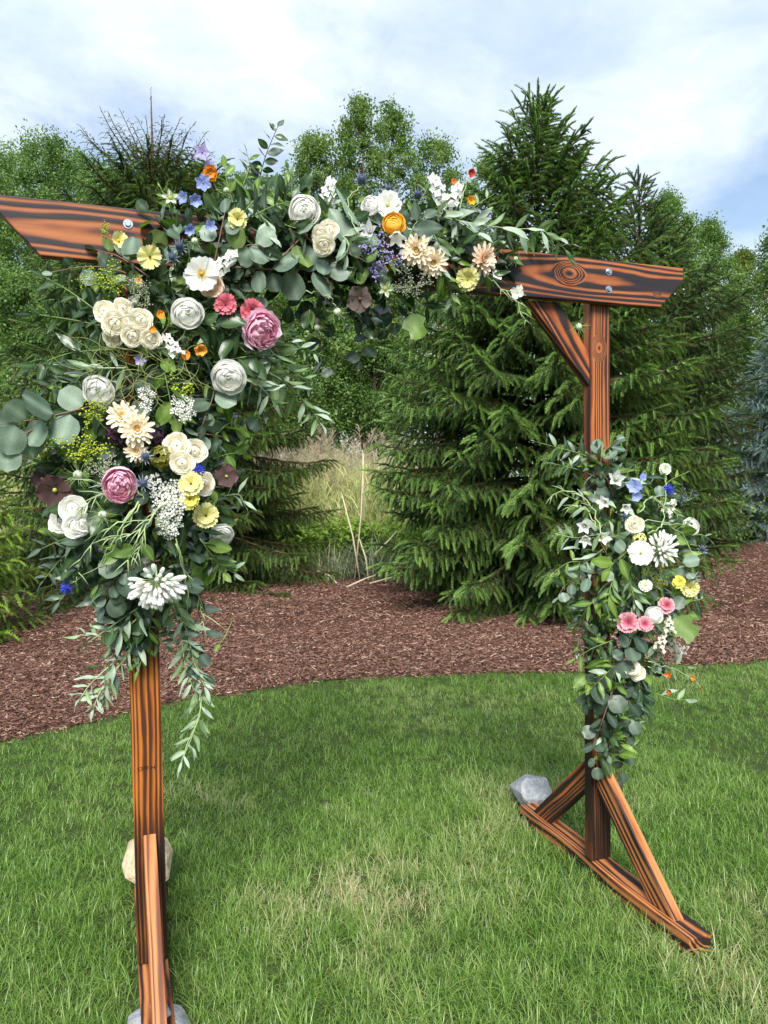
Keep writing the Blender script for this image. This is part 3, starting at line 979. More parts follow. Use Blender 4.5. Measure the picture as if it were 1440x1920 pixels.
LM = [leaf_mat('tree_leaf', (0.065, 0.13, 0.028), (0.18, 0.285, 0.07), rough=0.5, trans=0.3, attr_tint='tint'),
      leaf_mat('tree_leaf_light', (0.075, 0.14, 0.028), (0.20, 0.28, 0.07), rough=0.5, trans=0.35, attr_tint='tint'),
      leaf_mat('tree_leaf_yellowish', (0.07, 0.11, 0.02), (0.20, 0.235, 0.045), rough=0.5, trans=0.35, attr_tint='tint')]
clumps = {}
for i, m in enumerate(LM):
    clumps[i] = [source('leaf_clump', leaf_clump('leaf_clump', 18, 0.24, 0.075, 0.05, m)) for _ in range(3)]


def tree(name, base, H, W, zlow, label, mk=0, seed=1, nblob=34, per=34, airy=1.0, tr=0.11, group='woodland trees behind the bed', shape='oval', lean=0.0):
    r = np.random.default_rng(seed)
    root = empty(name, base, label, 'tree', group)
    t = MB()
    sp_ = [np.array([0, 0, -0.1]), np.array([r.uniform(-.15, .15), r.uniform(-.15, .15), H * 0.35]), np.array([r.uniform(-.3, .3) + lean, r.uniform(-.3, .3), H * 0.7]), np.array([lean * 1.5, 0, H * 0.95])]
    t.tube(sp_, [tr, tr * .8, tr * .45, tr * .1], 7)
    link('trunk', t.mesh('trunk', BARK2), root)
    lb = MB()
    P, SCL, T = [], [], []
    nblob = int(nblob * 2.7)
    for i in range(nblob):
        f = (i + r.random()) / nblob
        z = zlow + (H - zlow) * f
        if shape == 'oval':
            ww = W * (math.sin(PI * min(1, 0.12 + 0.86 * f)) ** 0.7)
        else:
            ww = W * (1.0 - 0.82 * f ** 1.3)
        a = i * 2.4 + r.uniform(-.5, .5)
        rad = ww * (r.uniform(0.35, 1.0))
        c = np.array([math.cos(a) * rad + lean * f, math.sin(a) * rad, z])
        br_ = W * r.uniform(0.18, 0.36) * (1 - 0.45 * f)
        zs = max(0.15 * H, z - rad * 0.8)
        k = min(1, zs / H)
        st_ = np.array([np.interp(k, [0, .35, .7, .95], [s[j] for s in sp_]) for j in range(3)])
        lb.tube([st_, (st_ + c) / 2 + r.normal(0, 0.06, 3), c, c + np.array([math.cos(a) * .2, math.sin(a) * .2, .35]) * br_], [tr * .32 * (1 - .6 * f), tr * .2 * (1 - .6 * f), .012, .004], 4, False)
        n = int(per * airy * r.uniform(.7, 1.3))
        d = r.normal(0, 1, (n, 3)); d /= np.linalg.norm(d, axis=1, keepdims=True)
        rr_ = br_ * np.abs(r.normal(0, .72, (n, 1)))
        q = c + d * rr_ * np.array([1.1, 1.1, 1.0])
        P.append(q)
        SCL.append(r.uniform(.75, 1.3, n))
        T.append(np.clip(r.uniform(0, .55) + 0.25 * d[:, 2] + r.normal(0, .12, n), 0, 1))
    link('limbs', lb.mesh('limbs', BARK2), root)['kind'] = 'stuff'
    P = np.concatenate(P); SCL = np.concatenate(SCL); T = np.concatenate(T)
    n = len(P)
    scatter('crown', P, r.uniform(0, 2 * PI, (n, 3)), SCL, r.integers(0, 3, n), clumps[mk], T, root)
    return root


def T_(px, ytop, rg, wpx, ylow, label, **kw):
    b = at_range(px, rg)
    tree('broadleaved_tree', b, zpx(px, ytop, rg), wpx / F_PX * rg, zpx(px, ylow, rg), label, **kw)


T_(-40, 275, 24, 150, 900, 'broad green tree at the left picture edge above the cut beam end', seed=1, nblob=46)
T_(110, 270, 26, 130, 900, 'green tree with an uneven top between the picture edge and the bare spruce leader', seed=2, nblob=46)
T_(235, 330, 22, 120, 880, 'green tree right behind the spruce with the bare leader', seed=3, nblob=40)
T_(385, 330, 25, 120, 860, 'green tree seen between the spruce leader and the blue flowers', seed=4, nblob=42)
T_(520, 345, 28, 120, 800, 'low green tree behind the tall twig on the garland', seed=5, mk=0, nblob=36)
T_(605, 262, 22, 105, 760, 'light green slender tree behind the white ranunculus of the garland', seed=6, mk=1, nblob=34, airy=.75)
T_(685, 190, 21, 75, 780, 'airy light green birch with the highest top behind the garland', seed=7, mk=1, nblob=34, airy=.55)
T_(748, 205, 22, 72, 780, 'airy light green birch with thin dark stems next to the highest one', seed=8, mk=1, nblob=30, airy=.5)
T_(825, 262, 23, 110, 780, 'light green tree between the birches and the large spruce', seed=9, mk=1, nblob=32, airy=.6)
T_(560, 520, 19, 120, 840, 'dark woodland tree under the garland beside the reeds', seed=10, nblob=30)
T_(700, 500, 20, 120, 820, 'dark shaded tree between the garland and the reeds', seed=11, nblob=32)
T_(20, 300, 29, 150, 900, 'green tree filling the far edge behind the cut beam end', seed=41, nblob=44)
T_(175, 305, 30, 140, 900, 'green tree farther back beside the bare spruce leader', seed=42, nblob=44)
T_(320, 325, 30, 140, 880, 'green tree farther back behind the lilac flowers', seed=43, nblob=44)
T_(450, 335, 31, 130, 860, 'green tree farther back behind the orange poppy', seed=44, nblob=40)
T_(920, 300, 27, 90, 800, 'leafy tree mostly hidden by the large spruce', seed=45, mk=1, nblob=30, airy=.7)
T_(1250, 372, 27, 80, 800, 'green tree rising right behind the dark spruce', seed=12, nblob=36)
T_(1325, 420, 30, 75, 850, 'round topped green tree past the beam end', seed=13, nblob=36)
T_(1395, 475, 31, 62, 880, 'yellowish green tree in the gap before the right picture edge', seed=14, mk=2, nblob=34)
T_(1475, 395, 26, 70, 800, 'airy tree cut off by the right picture edge', seed=15, mk=0, nblob=34, airy=.65)
T_(1350, 640, 27, 95, 900, 'low bushy dark tree beside the blue spruce', seed=16, nblob=30)
T_(30, 520, 20, 130, 930, 'dark shady tree below the cut beam end', seed=17, nblob=34)

# the wood farther back, as one mass
r = np.random.default_rng(91)
n = 11000
px = r.uniform(-500, 1900, n)
rg = r.uniform(33, 40, n)
dirs = np.array([ray(p, 902) for p in px]); dirs /= np.hypot(dirs[:, 0], dirs[:, 1])[:, None]
top = 6.4 + 2.2 * vnoise(px / 70, px * 0 + 3, 4) + 1.2 * vnoise(px / 22, px * 0 + 9, 5)
P = np.column_stack([CAM[0] + dirs[:, 0] * rg, CAM[1] + dirs[:, 1] * rg, r.random(n) ** 0.8 * top])
o = scatter('far_woodland', P, r.uniform(0, 6.28, (n, 3)), r.uniform(1.5, 2.6, n), r.integers(0, 3, n), clumps[0], r.uniform(0, .6, n))
tag(o, 'dense green woodland closing the view behind the trees', 'woodland')
# shrubs at the wood's edge
r = np.random.default_rng(92)
P, T = [], []
for i in range(46):
    pxx = r.uniform(-80, 1330); rgg = r.uniform(18.0, 22)
    b = at_range(pxx, rgg)
    h = r.uniform(1.1, 2.3)
    n = 130
    d = r.normal(0, 1, (n, 3)); d /= np.linalg.norm(d, axis=1, keepdims=True)
    q = np.array(b) + np.array([0, 0, h * .5]) + d * r.random((n, 1)) ** .4 * np.array([1.2, 1.2, h * .55])
    P.append(q); T.append(np.clip(r.uniform(.1, .8) + .2 * d[:, 2], 0, 1))
P, T = np.concatenate(P), np.concatenate(T)
o = scatter('undergrowth', P, r.uniform(0, 6.28, (len(P), 3)), r.uniform(.8, 1.3, len(P)), r.integers(0, 3, len(P)), clumps[1], T)
tag(o, 'leafy shrubs growing along the edge of the woodland', 'undergrowth')

# ------------------------------------------------------------------ reeds and marsh plants
M_REED = leaf_mat('reed_blade', (0.28, 0.33, 0.12), (0.56, 0.55, 0.28), rough=.6, trans=.2, attr_tint='tint')
M_PLUME = leaf_mat('reed_plume', (0.28, 0.21, 0.17), (0.46, 0.38, 0.30), rough=.8, trans=.2, attr_tint='tint')
M_DRY = plain_mat('dry_reed_stalk', (0.50, 0.43, 0.30), 0.75, 0.2, var=.2)
M_CAT = plain_mat('cattail_head', (0.05, 0.028, 0.018), 0.95, 0.1)
M_MARSH = leaf_mat('marsh_leaf', (0.10, 0.19, 0.025), (0.24, 0.34, 0.06), rough=.5, trans=.35, attr_tint='tint')
M_SEDGE = leaf_mat('sedge_blade', (0.10, 0.15, 0.085), (0.30, 0.30, 0.19), rough=.55, trans=.2)


def reed(name, plume):
    V, Fc, mi = [], [], []
    def strip(p0, d, L, w, bend, segs, m):
        d = np.array(d, float); d /= np.linalg.norm(d)
        s = np.cross(d, (random.random(), random.random(), .2)); s /= np.linalg.norm(s)
        p = np.array(p0, float); o = len(V)
        for k in range(segs + 1):
            ww = w * (1 - k / segs * .85) / 2
            V.append(p - s * ww); V.append(p + s * ww)
            p = p + d * L / segs
            d = d + np.array([bend[0], bend[1], bend[2]]) / segs; d /= np.linalg.norm(d)
        for k in range(segs):
            q = o + 2 * k
            Fc.append((q, q + 1, q + 3, q + 2)); mi.append(m)
    for i in range(7):
        x, y = random.gauss(0, .12), random.gauss(0, .12)
        h = random.uniform(1.5, 2.2)
        lx, ly = random.gauss(0, .12), random.gauss(0, .12)
        strip((x, y, 0), (lx, ly, 1), h, .012, (lx, ly, 0), 4, 0)
        for j in range(6):
            a = random.random() * 6.28
            strip((x + lx * .4 * j / 6, y + ly * .4 * j / 6, h * (.25 + .6 * j / 6)), (math.cos(a) * .5, math.sin(a) * .5, 1), random.uniform(.3, .55), .016, (math.cos(a), math.sin(a), -.9), 3, 0)
        if plume:
            tx, ty = x + lx * h * 1.15, y + ly * h * 1.15
            for j in range(16):
                a = random.random() * 6.28
                strip((tx, ty, h * .97 + random.uniform(0, .18)), (math.cos(a) * .6, math.sin(a) * .6, .8), random.uniform(.08, .2), .008, (math.cos(a), math.sin(a), -.5), 2, 1)
    return mesh_from(name, V, Fc, [M_REED, M_PLUME], False, midx=mi)


rv = [source('reed', reed('reed', i < 2)) for i in range(4)]
r = np.random.default_rng(5)
px = np.concatenate([r.uniform(380, 860, 760), r.uniform(-120, 200, 160), r.uniform(200, 380, 80)])
rg = r.uniform(13.2, 18.5, len(px))
P = np.array([at_range(a, b) for a, b in zip(px, rg)])
n = len(P)
o = scatter('reed_bed', P, np.stack([r.normal(0, .06, n), r.normal(0, .06, n), r.uniform(0, 6.28, n)], 1), r.uniform(.8, 1.15, n), r.choice(4, n, p=[.2, .16, .34, .3]), rv, r.uniform(0, 1, n))
tag(o, 'pale reed bed with feathery brown plumes between the two spruces', 'reeds')


def marsh_plant(name, mat, n, h, ll, lw):
    V, Fc = [], []
    for i in range(n):
        z = h * random.random() ** .6
        a = random.random() * 6.28
        c = np.array([random.gauss(0, .1), random.gauss(0, .1), z])
        d = np.array([math.cos(a), math.sin(a), random.uniform(-.3, .6)]); d /= np.linalg.norm(d)
        s = np.cross(d, (0, 0, 1)); s /= np.linalg.norm(s)
        l, w = ll * random.uniform(.7, 1.2), lw
        o = len(V)
        V += [c, c + d * l * .5 + s * w + (0, 0, .02), c + d * l - np.array([0, 0, .03]), c + d * l * .5 - s * w + (0, 0, .02)]
        Fc += [(o, o + 1, o + 2, o + 3)]
    return mesh_from(name, V, Fc, mat, False)


mv = [source('marsh_plant', marsh_plant('marsh_plant', M_MARSH, 26, .75, .17, .028)) for _ in range(3)]
px = np.concatenate([r.uniform(520, 790, 240), r.uniform(-60, 140, 150)])
rg = np.concatenate([r.uniform(11.9, 13.4, 240), r.uniform(12.5, 16, 150)])
P = np.array([at_range(a, b) for a, b in zip(px, rg)]); n = len(P)
o = scatter('marsh_plants', P, np.stack([r.normal(0, .1, n), r.normal(0, .1, n), r.uniform(0, 6.28, n)], 1), r.uniform(.55, 1.25, n), r.integers(0, 3, n), mv, r.uniform(0, 1, n))
tag(o, 'bright green leafy marsh plants at the foot of the reeds', 'plants')
sv = [source('sedge_tuft', clump('sedge_tuft', 26, .85, .12, .016, 95, M_SEDGE, 5)) for _ in range(3)]
px = np.concatenate([r.uniform(590, 740, 46), r.uniform(470, 600, 8)])
P = np.array([at_range(a, b) for a, b in zip(px, r.uniform(11.3, 12.3, len(px)))]); n = len(P)
o = scatter('sedge_tufts', P, np.stack([r.normal(0, .1, n), r.normal(0, .1, n), r.uniform(0, 6.28, n)], 1), r.uniform(.6, 1.1, n), r.integers(0, 3, n), sv, r.uniform(0, 1, n))
tag(o, 'grey green sedge and dry leaves at the back edge of the mulch', 'sedge')
# separate dry stalks that show against the reeds
for (p0, p1, rg0, lab) in (((662, 1085), (683, 850), 11.4, 'pale dry reed stalk standing straight up at the middle of the gap'),
                           ((672, 1060), (640, 925), 11.3, 'pale dry reed stalk leaning beside the straight one'),
                           ((688, 1062), (672, 1010), 11.2, 'short broken reed stalk at the foot of the straight one'),
                           ((700, 1040), (744, 995), 11.1, 'dry reed stalk leaning towards the large spruce'),
                           ((648, 1125), (702, 1078), 10.6, 'dry stalk lying out across the mulch edge'),
                           ((690, 1082), (760, 1078), 10.9, 'dry stalk lying flat towards the large spruce'),
                           ((628, 1092), (592, 1070), 11.0, 'pale bent stalk lying at the foot of the sedge')):
    a = np.array(at_range(p0[0], rg0, max(0.015, zpx(p0[0], p0[1], rg0))))
    b_ = np.array(at_range(p1[0], rg0 + .12, max(0.02, zpx(p1[0], p1[1], rg0 + .12))))
    if zpx(*p0, rg0) < .25: a[2] = 0.012
    m = (a + b_) / 2 + np.array([.03, 0, .02])
    t = MB(); t.tube([a, m, b_], [.016, .013, .007], 6)
    tag(link('reed_stalk', t.mesh('reed_stalk', M_DRY)), lab, 'reed stalk', 'dry stalks at the back of the bed')
for (pxx, yt, rg0, lab) in ((680, 838, 13.0, 'brown cattail head on a tall stem in front of the reeds'), (710, 852, 13.2, 'dark cattail nearer to the large spruce')):
    b = at_range(pxx, rg0)
    zt = zpx(pxx, yt, rg0)
    root = empty('cattail', b, lab, 'cattail', 'cattails in the reeds')
    t = MB(); t.tube([(0, 0, 0), (.02, 0, zt * .6), (0, 0, zt - .02)], [.008, .007, .006], 5)
    link('stem', t.mesh('stem', M_DRY), root)
    t = MB(); t.tube([(0, 0, zt - .05), (0, 0, zt), (0, 0, zt + .1), (0, 0, zt + .13)], [.008, .02, .02, .006], 8)
    link('seed_head', t.mesh('seed_head', M_CAT), root)

# ------------------------------------------------------------------ flowers and greenery on the arch
W1 = (0.80, 0.80, 0.74)
PM = {
    'white': petal_mat('white_petal', (0.86, 0.87, 0.77), (0.93, 0.93, 0.91), p=0.5, trans=.44),
    'cream': petal_mat('cream_petal', (0.88, 0.82, 0.62), (0.93, 0.90, 0.80), p=0.5, trans=.44),
    'blush': petal_mat('blush_petal', (0.80, 0.55, 0.38), (0.87, 0.71, 0.58), trans=.22),
    'peach': petal_mat('peach_cream_petal', (0.84, 0.66, 0.38), (0.90, 0.80, 0.66), trans=.22),
    'yellow': petal_mat('pale_yellow_petal', (0.66, 0.62, 0.16), (0.80, 0.76, 0.36)),
    'byellow': petal_mat('bright_yellow_petal', (0.70, 0.58, 0.06), (0.80, 0.72, 0.15)),
    'pink': petal_mat('rose_pink_petal', (0.38, 0.035, 0.07), (0.64, 0.16, 0.21)),
    'pinkw': petal_mat('pink_and_white_petal', (0.45, 0.05, 0.12), (0.74, 0.40, 0.44), p=2.0),
    'peony_out': petal_mat('pale_pink_petal', (0.82, 0.50, 0.65), (0.89, 0.68, 0.79), trans=.4),
    'peony_in': petal_mat('deep_pink_petal', (0.74, 0.22, 0.40), (0.88, 0.52, 0.66), trans=.4),
    'orange': petal_mat('orange_petal', (0.75, 0.30, 0.03), (0.78, 0.26, 0.015)),
    'apricot': petal_mat('apricot_petal', (0.72, 0.42, 0.06), (0.80, 0.36, 0.07)),
    'goldorange': petal_mat('golden_orange_petal', (0.78, 0.40, 0.02), (0.80, 0.45, 0.05)),
    'red': petal_mat('red_petal', (0.35, 0.02, 0.02), (0.50, 0.05, 0.04)),
    'rust': petal_mat('rust_petal', (0.40, 0.08, 0.02), (0.60, 0.15, 0.03)),
    'blue': petal_mat('cornflower_blue_petal', (0.05, 0.06, 0.42), (0.055, 0.10, 0.62)),
    'lblue': petal_mat('light_blue_petal', (0.20, 0.26, 0.62), (0.34, 0.42, 0.76)),
    'mauve': petal_mat('mauve_petal', (0.28, 0.24, 0.52), (0.42, 0.38, 0.66)),
    'plum': petal_mat('dusky_plum_petal', (0.07, 0.045, 0.035), (0.13, 0.065, 0.075)),
    'greyplum': petal_mat('grey_plum_petal', (0.10, 0.075, 0.07), (0.20, 0.15, 0.14)),
    'darkplum': petal_mat('dark_plum_floret', (0.02, 0.006, 0.018), (0.05, 0.014, 0.04)),
    'thistle': petal_mat('steel_blue_thistle', (0.03, 0.045, 0.08), (0.14, 0.18, 0.28), trans=.1),
    'thistle_b': petal_mat('silvery_bract', (0.14, 0.18, 0.22), (0.27, 0.32, 0.38), trans=.1),
    'lime': petal_mat('lime_green_floret', (0.28, 0.38, 0.03), (0.52, 0.58, 0.07)),
    'olive': petal_mat('olive_green_floret', (0.14, 0.15, 0.02), (0.30, 0.27, 0.05)),
    'greywhite': petal_mat('greyish_white_floret', (0.38, 0.38, 0.30), (0.60, 0.58, 0.50)),
    'greenw': petal_mat('greenish_white_petal', (0.48, 0.60, 0.38), (0.72, 0.78, 0.66)),
    'thread': petal_mat('thread_green_bract', (0.16, 0.27, 0.07), (0.30, 0.42, 0.14)),
}
M_STEM = plain_mat('green_stem', (0.14, 0.22, 0.06), 0.6, 0.3)
M_WSTEM = plain_mat('reddish_eucalyptus_stem', (0.17, 0.10, 0.07), 0.6, 0.3)
M_PSTEM = plain_mat('pale_green_stem', (0.32, 0.42, 0.20), 0.6, 0.3)
M_DSTEM = plain_mat('dark_twig', (0.06, 0.06, 0.045), 0.8, 0.2)
M_GOLD = plain_mat('golden_stamens', (0.62, 0.38, 0.04), 0.7, 0.2, var=.35, scale=6)
M_BROWN = plain_mat('brown_flower_eye', (0.16, 0.07, 0.02), 0.8, 0.2, var=.3, scale=6)
M_EYE = plain_mat('greenish_flower_eye', (0.36, 0.36, 0.10), 0.8, 0.2, var=.3, scale=6)
_pc = {}


def petal(mat, L, W, a0, a1, cup=0.15, ruf=0.0, tip='round', base_w=0.25, var=0, cols=7, rows=7):
    """A petal growing from the origin along +X, rising towards +Z; a0, a1 its steepness at base and rim."""
    key = (mat, L, W, a0, a1, cup, ruf, tip, base_w, var, cols)
    if key in _pc: return _pc[key]
    r = random.Random(hash(key) & 0xffff)
    V, Fc, A = [], [], []
    x = z = 0.0
    ph = r.uniform(0, 6)
    for j in range(rows):
        t = j / (rows - 1)
        if tip == 'round': w = W * (base_w + (1 - base_w) * math.sin(min(1, t * 1.25 + .05) * PI / 2)) * math.sqrt(max(.02, 1 - 0.93 * max(0, (t - .52) / .48) ** 2.2))
        elif tip == 'point': w = W * (base_w + (1 - base_w) * math.sin(t * PI * .62 + .1)) * (1 - 0.97 * max(0, (t - .45) / .55) ** 1.4)
        elif tip == 'notch': w = W * (base_w + (1 - base_w) * t ** .7)
        else: w = W * (base_w + (1 - base_w) * min(1, t * 2)) * (1 - .5 * max(0, (t - .8) / .2) ** 2)
        e = math.radians(a0 + (a1 - a0) * t)
        for k in range(cols):
            u = -1 + 2 * k / (cols - 1)
            zz = cup * u * u * W * (0.4 + .6 * t)
            rf = ruf * math.sin(u * 4.2 + ph + t * 2) * t * t + ruf * .5 * math.sin(u * 9 + ph * 2) * t ** 3
            back = 0.10 * L * u * u * t if tip in ('round', 'notch') else 0
            if tip == 'notch' and j == rows - 1: back += (-.05 if k % 2 else .05) * L
            V.append((x - zz * math.sin(e) - back * math.cos(e) - rf * math.sin(e), u * w / 2, z + zz * math.cos(e) - back * math.sin(e) + rf * math.cos(e)))
            A.append(t)
        x += L / (rows - 1) * math.cos(e); z += L / (rows - 1) * math.sin(e)
    for j in range(rows - 1):
        for k in range(cols - 1):
            a = j * cols + k
            Fc.append((a, a + 1, a + cols + 1, a + cols))
    _pc[key] = mesh_from('petal', V, Fc, PM[mat], True, {'v': A})
    return _pc[key]


def ring(root, name, n, meshes, r0=0.1, z0=0.0, off=0.0, tilt=0.0, jit=0.12, sj=0.08):
    for i in range(n):
        a = off + 2 * PI * i / n + random.uniform(-jit, jit)
        m = Matrix.Rotation(a, 4, 'Z') @ Matrix.Translation((r0, 0, z0)) @ Matrix.Rotation(-tilt + random.uniform(-.13, .13), 4, 'Y') @ Matrix.Rotation(random.uniform(-.12, .12), 4, 'X') @ Matrix.Diagonal((random.uniform(1 - sj, 1 + sj),) * 3 + (1,))
        link(name, meshes[i % len(meshes)], root, m)


def joined(parts, name, mat):
    """Merge (mesh, matrix) pairs into one mesh."""
    b = MB()
    for me, m4 in parts:
        n = len(me.vertices)
        co = np.empty(n * 3, np.float32); me.vertices.foreach_get('co', co); co = co.reshape(-1, 3)
        m = np.array(m4)
        co = co @ m[:3, :3].T + m[:3, 3]
        a = np.zeros(n, np.float32)
        if 'v' in me.attributes: me.attributes['v'].data.foreach_get('value', a)
        b.add(co, [tuple(p.vertices) for p in me.polygons], a)
    return b.mesh(name, mat)


def heart_mesh(mat, rings, seed):
    random.seed(seed)
    parts = []
    for (n, L, W, a0, a1, cup, ruf, r0, z0) in rings:
        o = random.random() * 6
        for i in range(n):
            a = o + 2 * PI * i / n + random.uniform(-.2, .2)
            parts.append((petal(mat, L, W, a0, a1, cup, ruf, 'round', .5, i % 2), Matrix.Rotation(a, 4, 'Z') @ Matrix.Translation((r0, 0, z0)) @ Matrix.Rotation(random.uniform(-.12, .12), 4, 'Y')))
    return joined(parts, 'heart', PM[mat])


_hc = {}


def cached(key, fn):
    if key not in _hc: _hc[key] = fn()
    return _hc[key]


def dome(mat, r, h, bumps=0):
    b = MB()
    b.blob((0, 0, h * .3), (r, r, h), 10, 6)
    for i in range(bumps):
        f = (i + .5) / bumps
        rr, a = r * math.sqrt(f) * .95, i * 2.4
        b.blob((rr * math.cos(a), rr * math.sin(a), h * .3 + h * math.sqrt(max(0, 1 - .85 * f))), r * .13, 4, 3)
    return b.mesh('centre', mat)


def stamens(mat, n, r, L):
    b = MB()
    for i in range(n):
        a = i * 2.4; f = (i + .5) / n
        rr = r * (.55 + .45 * f)
        p0 = np.array([math.cos(a) * .05, math.sin(a) * .05, 0]); p1 = np.array([math.cos(a) * rr, math.sin(a) * rr, L * random.uniform(.8, 1.2)])
        b.tube([p0, p1], [.008, .008], 3, False)
        b.blob(p1, .026, 4, 3)
    return b.mesh('stamens', mat)


def bowl(mat, R_, phi1, w, flare=0.0, ruf=0.02, var=0, phi0=22):
    """A petal lying on a bowl of radius R_, its rim phi1 degrees up from the bottom of the bowl."""
    key = ('bowl', mat, R_, phi1, w, flare, ruf, var)
    if key in _pc: return _pc[key]
    r = random.Random(hash(key) & 0xffff)
    rows, cols = 7, 7
    V, Fc, A = [], [], []
    ph = r.uniform(0, 6)
    for j in range(rows):
        t = j / (rows - 1)
        for k in range(cols):
            u = -1 + 2 * k / (cols - 1)
            tt = t * (1 - .13 * u * u - .10 * u ** 4 + .02 * math.sin(5 * u + ph))
            f = math.radians(phi0 + (phi1 - phi0) * tt)
            az = math.radians(w) * u
            fl = flare * max(0, tt - .62) ** 1.5 * 2.2
            rr = R_ * (1 + .03 * u) * math.sin(f) + fl * R_
            zz = (-R_ * math.cos(f) - fl * R_ * .35) * .43 + ruf * (math.sin(u * 3.7 + ph) + .6 * math.sin(u * 8 + 2 * ph)) * t * t
            V.append((rr * math.cos(az), rr * math.sin(az), zz)); A.append(t)
    for j in range(rows - 1):
        for k in range(cols - 1):
            a = j * cols + k
            Fc.append((a, a + 1, a + cols + 1, a + cols))
    _pc[key] = mesh_from('petal', V, Fc, PM[mat], True, {'v': A})
    return _pc[key]


def bowls(root, rings):
    for n, mat, R_, phi1, w, flare, ruf in rings:
        ring(root, 'petal', n, [bowl(mat, R_, phi1, w, flare, ruf, v) for v in range(2)], 0, 0, random.random() * 6, jit=.2, sj=.06)


def bowl_heart(rings, mat, seed):
    random.seed(seed)
    parts = []
    for n, R_, phi1, w, flare, ruf in rings:
        o = random.random() * 6
        for i in range(n):
            parts.append((bowl(mat, R_, phi1, w, flare, ruf, i % 2), Matrix.Rotation(o + 2 * PI * i / n + random.uniform(-.3, .3), 4, 'Z') @ Matrix.Rotation(random.uniform(-.09, .09), 4, 'Y') @ Matrix.Diagonal((random.uniform(.95, 1.05),) * 3 + (1,))))
    return joined(parts, 'heart', PM[mat])


def f_ranunculus(root, c, k, o):
    bowls(root, [(6, c, 1.0, 60, 42, .14, .06), (6, c, .97, 74, 40, .12, .055), (5, c, .93, 89, 46, .08, .05), (5, c, .89, 102, 46, .04, .04)])
    link('heart', cached(('ran', c, k), lambda: bowl_heart([(5, .85, 110, 48, .02, .028), (5, .79, 117, 48, .02, .026), (5, .73, 123, 48, .02, .024), (5, .665, 129, 48, .02, .022), (5, .60, 135, 50, .02, .02), (4, .53, 141, 60, .02, .018), (4, .46, 147, 60, .02, .016), (4, .39, 152, 60, 0, .014), (3, .31, 158, 75, 0, .01), (3, .23, 164, 75, 0, .008)], c, 31 + k)), root)
    link('centre', cached('raneye', lambda: dome(PM['greenw'], .07, .05)), root, Matrix.Translation((0, 0, .10)))


def f_rose(root, c, k, o):
    bowls(root, [(5, c, .98, 56, 50, .34, .10), (5, c, .90, 74, 46, .30, .09), (5, c, .80, 92, 46, .22, .08)])
    link('heart', cached(('rose', c, k), lambda: bowl_heart([(4, .72, 104, 52, .24, .07), (4, .62, 114, 52, .20, .06), (3, .52, 125, 62, .16, .05), (3, .42, 136, 66, .10, .04), (3, .34, 147, 70, .06, .03), (3, .27, 157, 72, .02, .02), (2, .19, 165, 100, 0, .01)], c, 51 + k)), root)


def f_peony(root, c, k, o):
    if k == 1:                                                  # bud: pale guard petals above like a hood
        for az, ph in ((90, 112), (48, 104), (132, 104)):
            link('petal', bowl('peony_out', 1.0 - .02 * (az != 90), ph, 46, .0, .02, az), root, Matrix.Rotation(math.radians(az), 4, 'Z'))
        for az in (190, 240, 300, 350):
            link('petal', bowl('peony_out', .97, 78, 42, .0, .03, az), root, Matrix.Rotation(math.radians(az), 4, 'Z'))
    else:
        bowls(root, [(6, 'peony_out', 1.0, 62, 44, .25, .12), (6, 'peony_out', .95, 80, 42, .2, .12), (6, 'peony_out', .88, 94, 40, .15, .12), (5, 'peony_out', .80, 104, 40, .1, .12)])
    link('heart', cached(('peony', k), lambda: bowl_heart([(7, .86, 102, 34, .06, .09), (7, .78, 112, 34, .06, .10), (7, .69, 122, 34, .06, .11), (6, .60, 131, 38, .06, .11), (6, .50, 140, 38, .06, .10), (5, .40, 149, 46, .05, .09), (4, .30, 157, 56, .03, .07), (3, .2, 164, 70, 0, .05)], 'peony_in', 71 + k)), root)


def f_mum(root, c, k, o):
    P = lambda L, a0, a1, v: petal(c, L, .23, a0, a1, .2, .0, 'blunt', .6, v, 3, 6)
    ring(root, 'petal', 15, [P(.92, 2, 6, i) for i in range(2)], .10, 0, random.random(), jit=.08)
    ring(root, 'petal', 13, [P(.78, 18, 30, i) for i in range(2)], .08, .03, random.random(), jit=.08)
    def mk():
        parts = []
        for n, L, a0, a1 in ((11, .6, 35, 55), (9, .42, 50, 75), (7, .28, 65, 95)):
            for i in range(n):
                parts.append((P(L, a0, a1, 0), Matrix.Rotation(2 * PI * i / n + n, 4, 'Z') @ Matrix.Translation((.06, 0, .05))))
        return joined(parts, 'heart', PM[c])
    link('heart', cached(('mum', c), mk), root)
    link('centre', cached('mumeye', lambda: dome(M_GOLD, .17, .16, 14)), root, Matrix.Translation((0, 0, .05)))


def f_open(root, c, k, o):
    n = o.get('n', 6)
    eye = o.get('eye', 'gold')
    W = o.get('w', 1.0)
    tip = o.get('tip', 'notch')
    P = lambda v, a: petal(c, .95, W, 14 + a, 4 + a, .1, .05, tip, .25, v)
    ring(root, 'petal', n, [P(i, o.get('lift', 0)) for i in range(3)], .06, 0, random.random())
    if o.get('two'):
        ring(root, 'petal', n, [petal(c, .72, W * .85, 26, 34, .12, .05, tip, .3, i) for i in range(2)], .05, .04, random.random() + .4)
    em = {'gold': M_GOLD, 'brown': M_BROWN, 'green': M_EYE}[eye]
    link('centre', cached(('eye', eye, o.get('er', .17)), lambda: dome(em, o.get('er', .17), .14, 16)), root, Matrix.Translation((0, 0, .04)))
    if o.get('st'):
        link('stamens', cached('stam', lambda: stamens(M_GOLD, 34, .34, .16)), root, Matrix.Translation((0, 0, .03)))


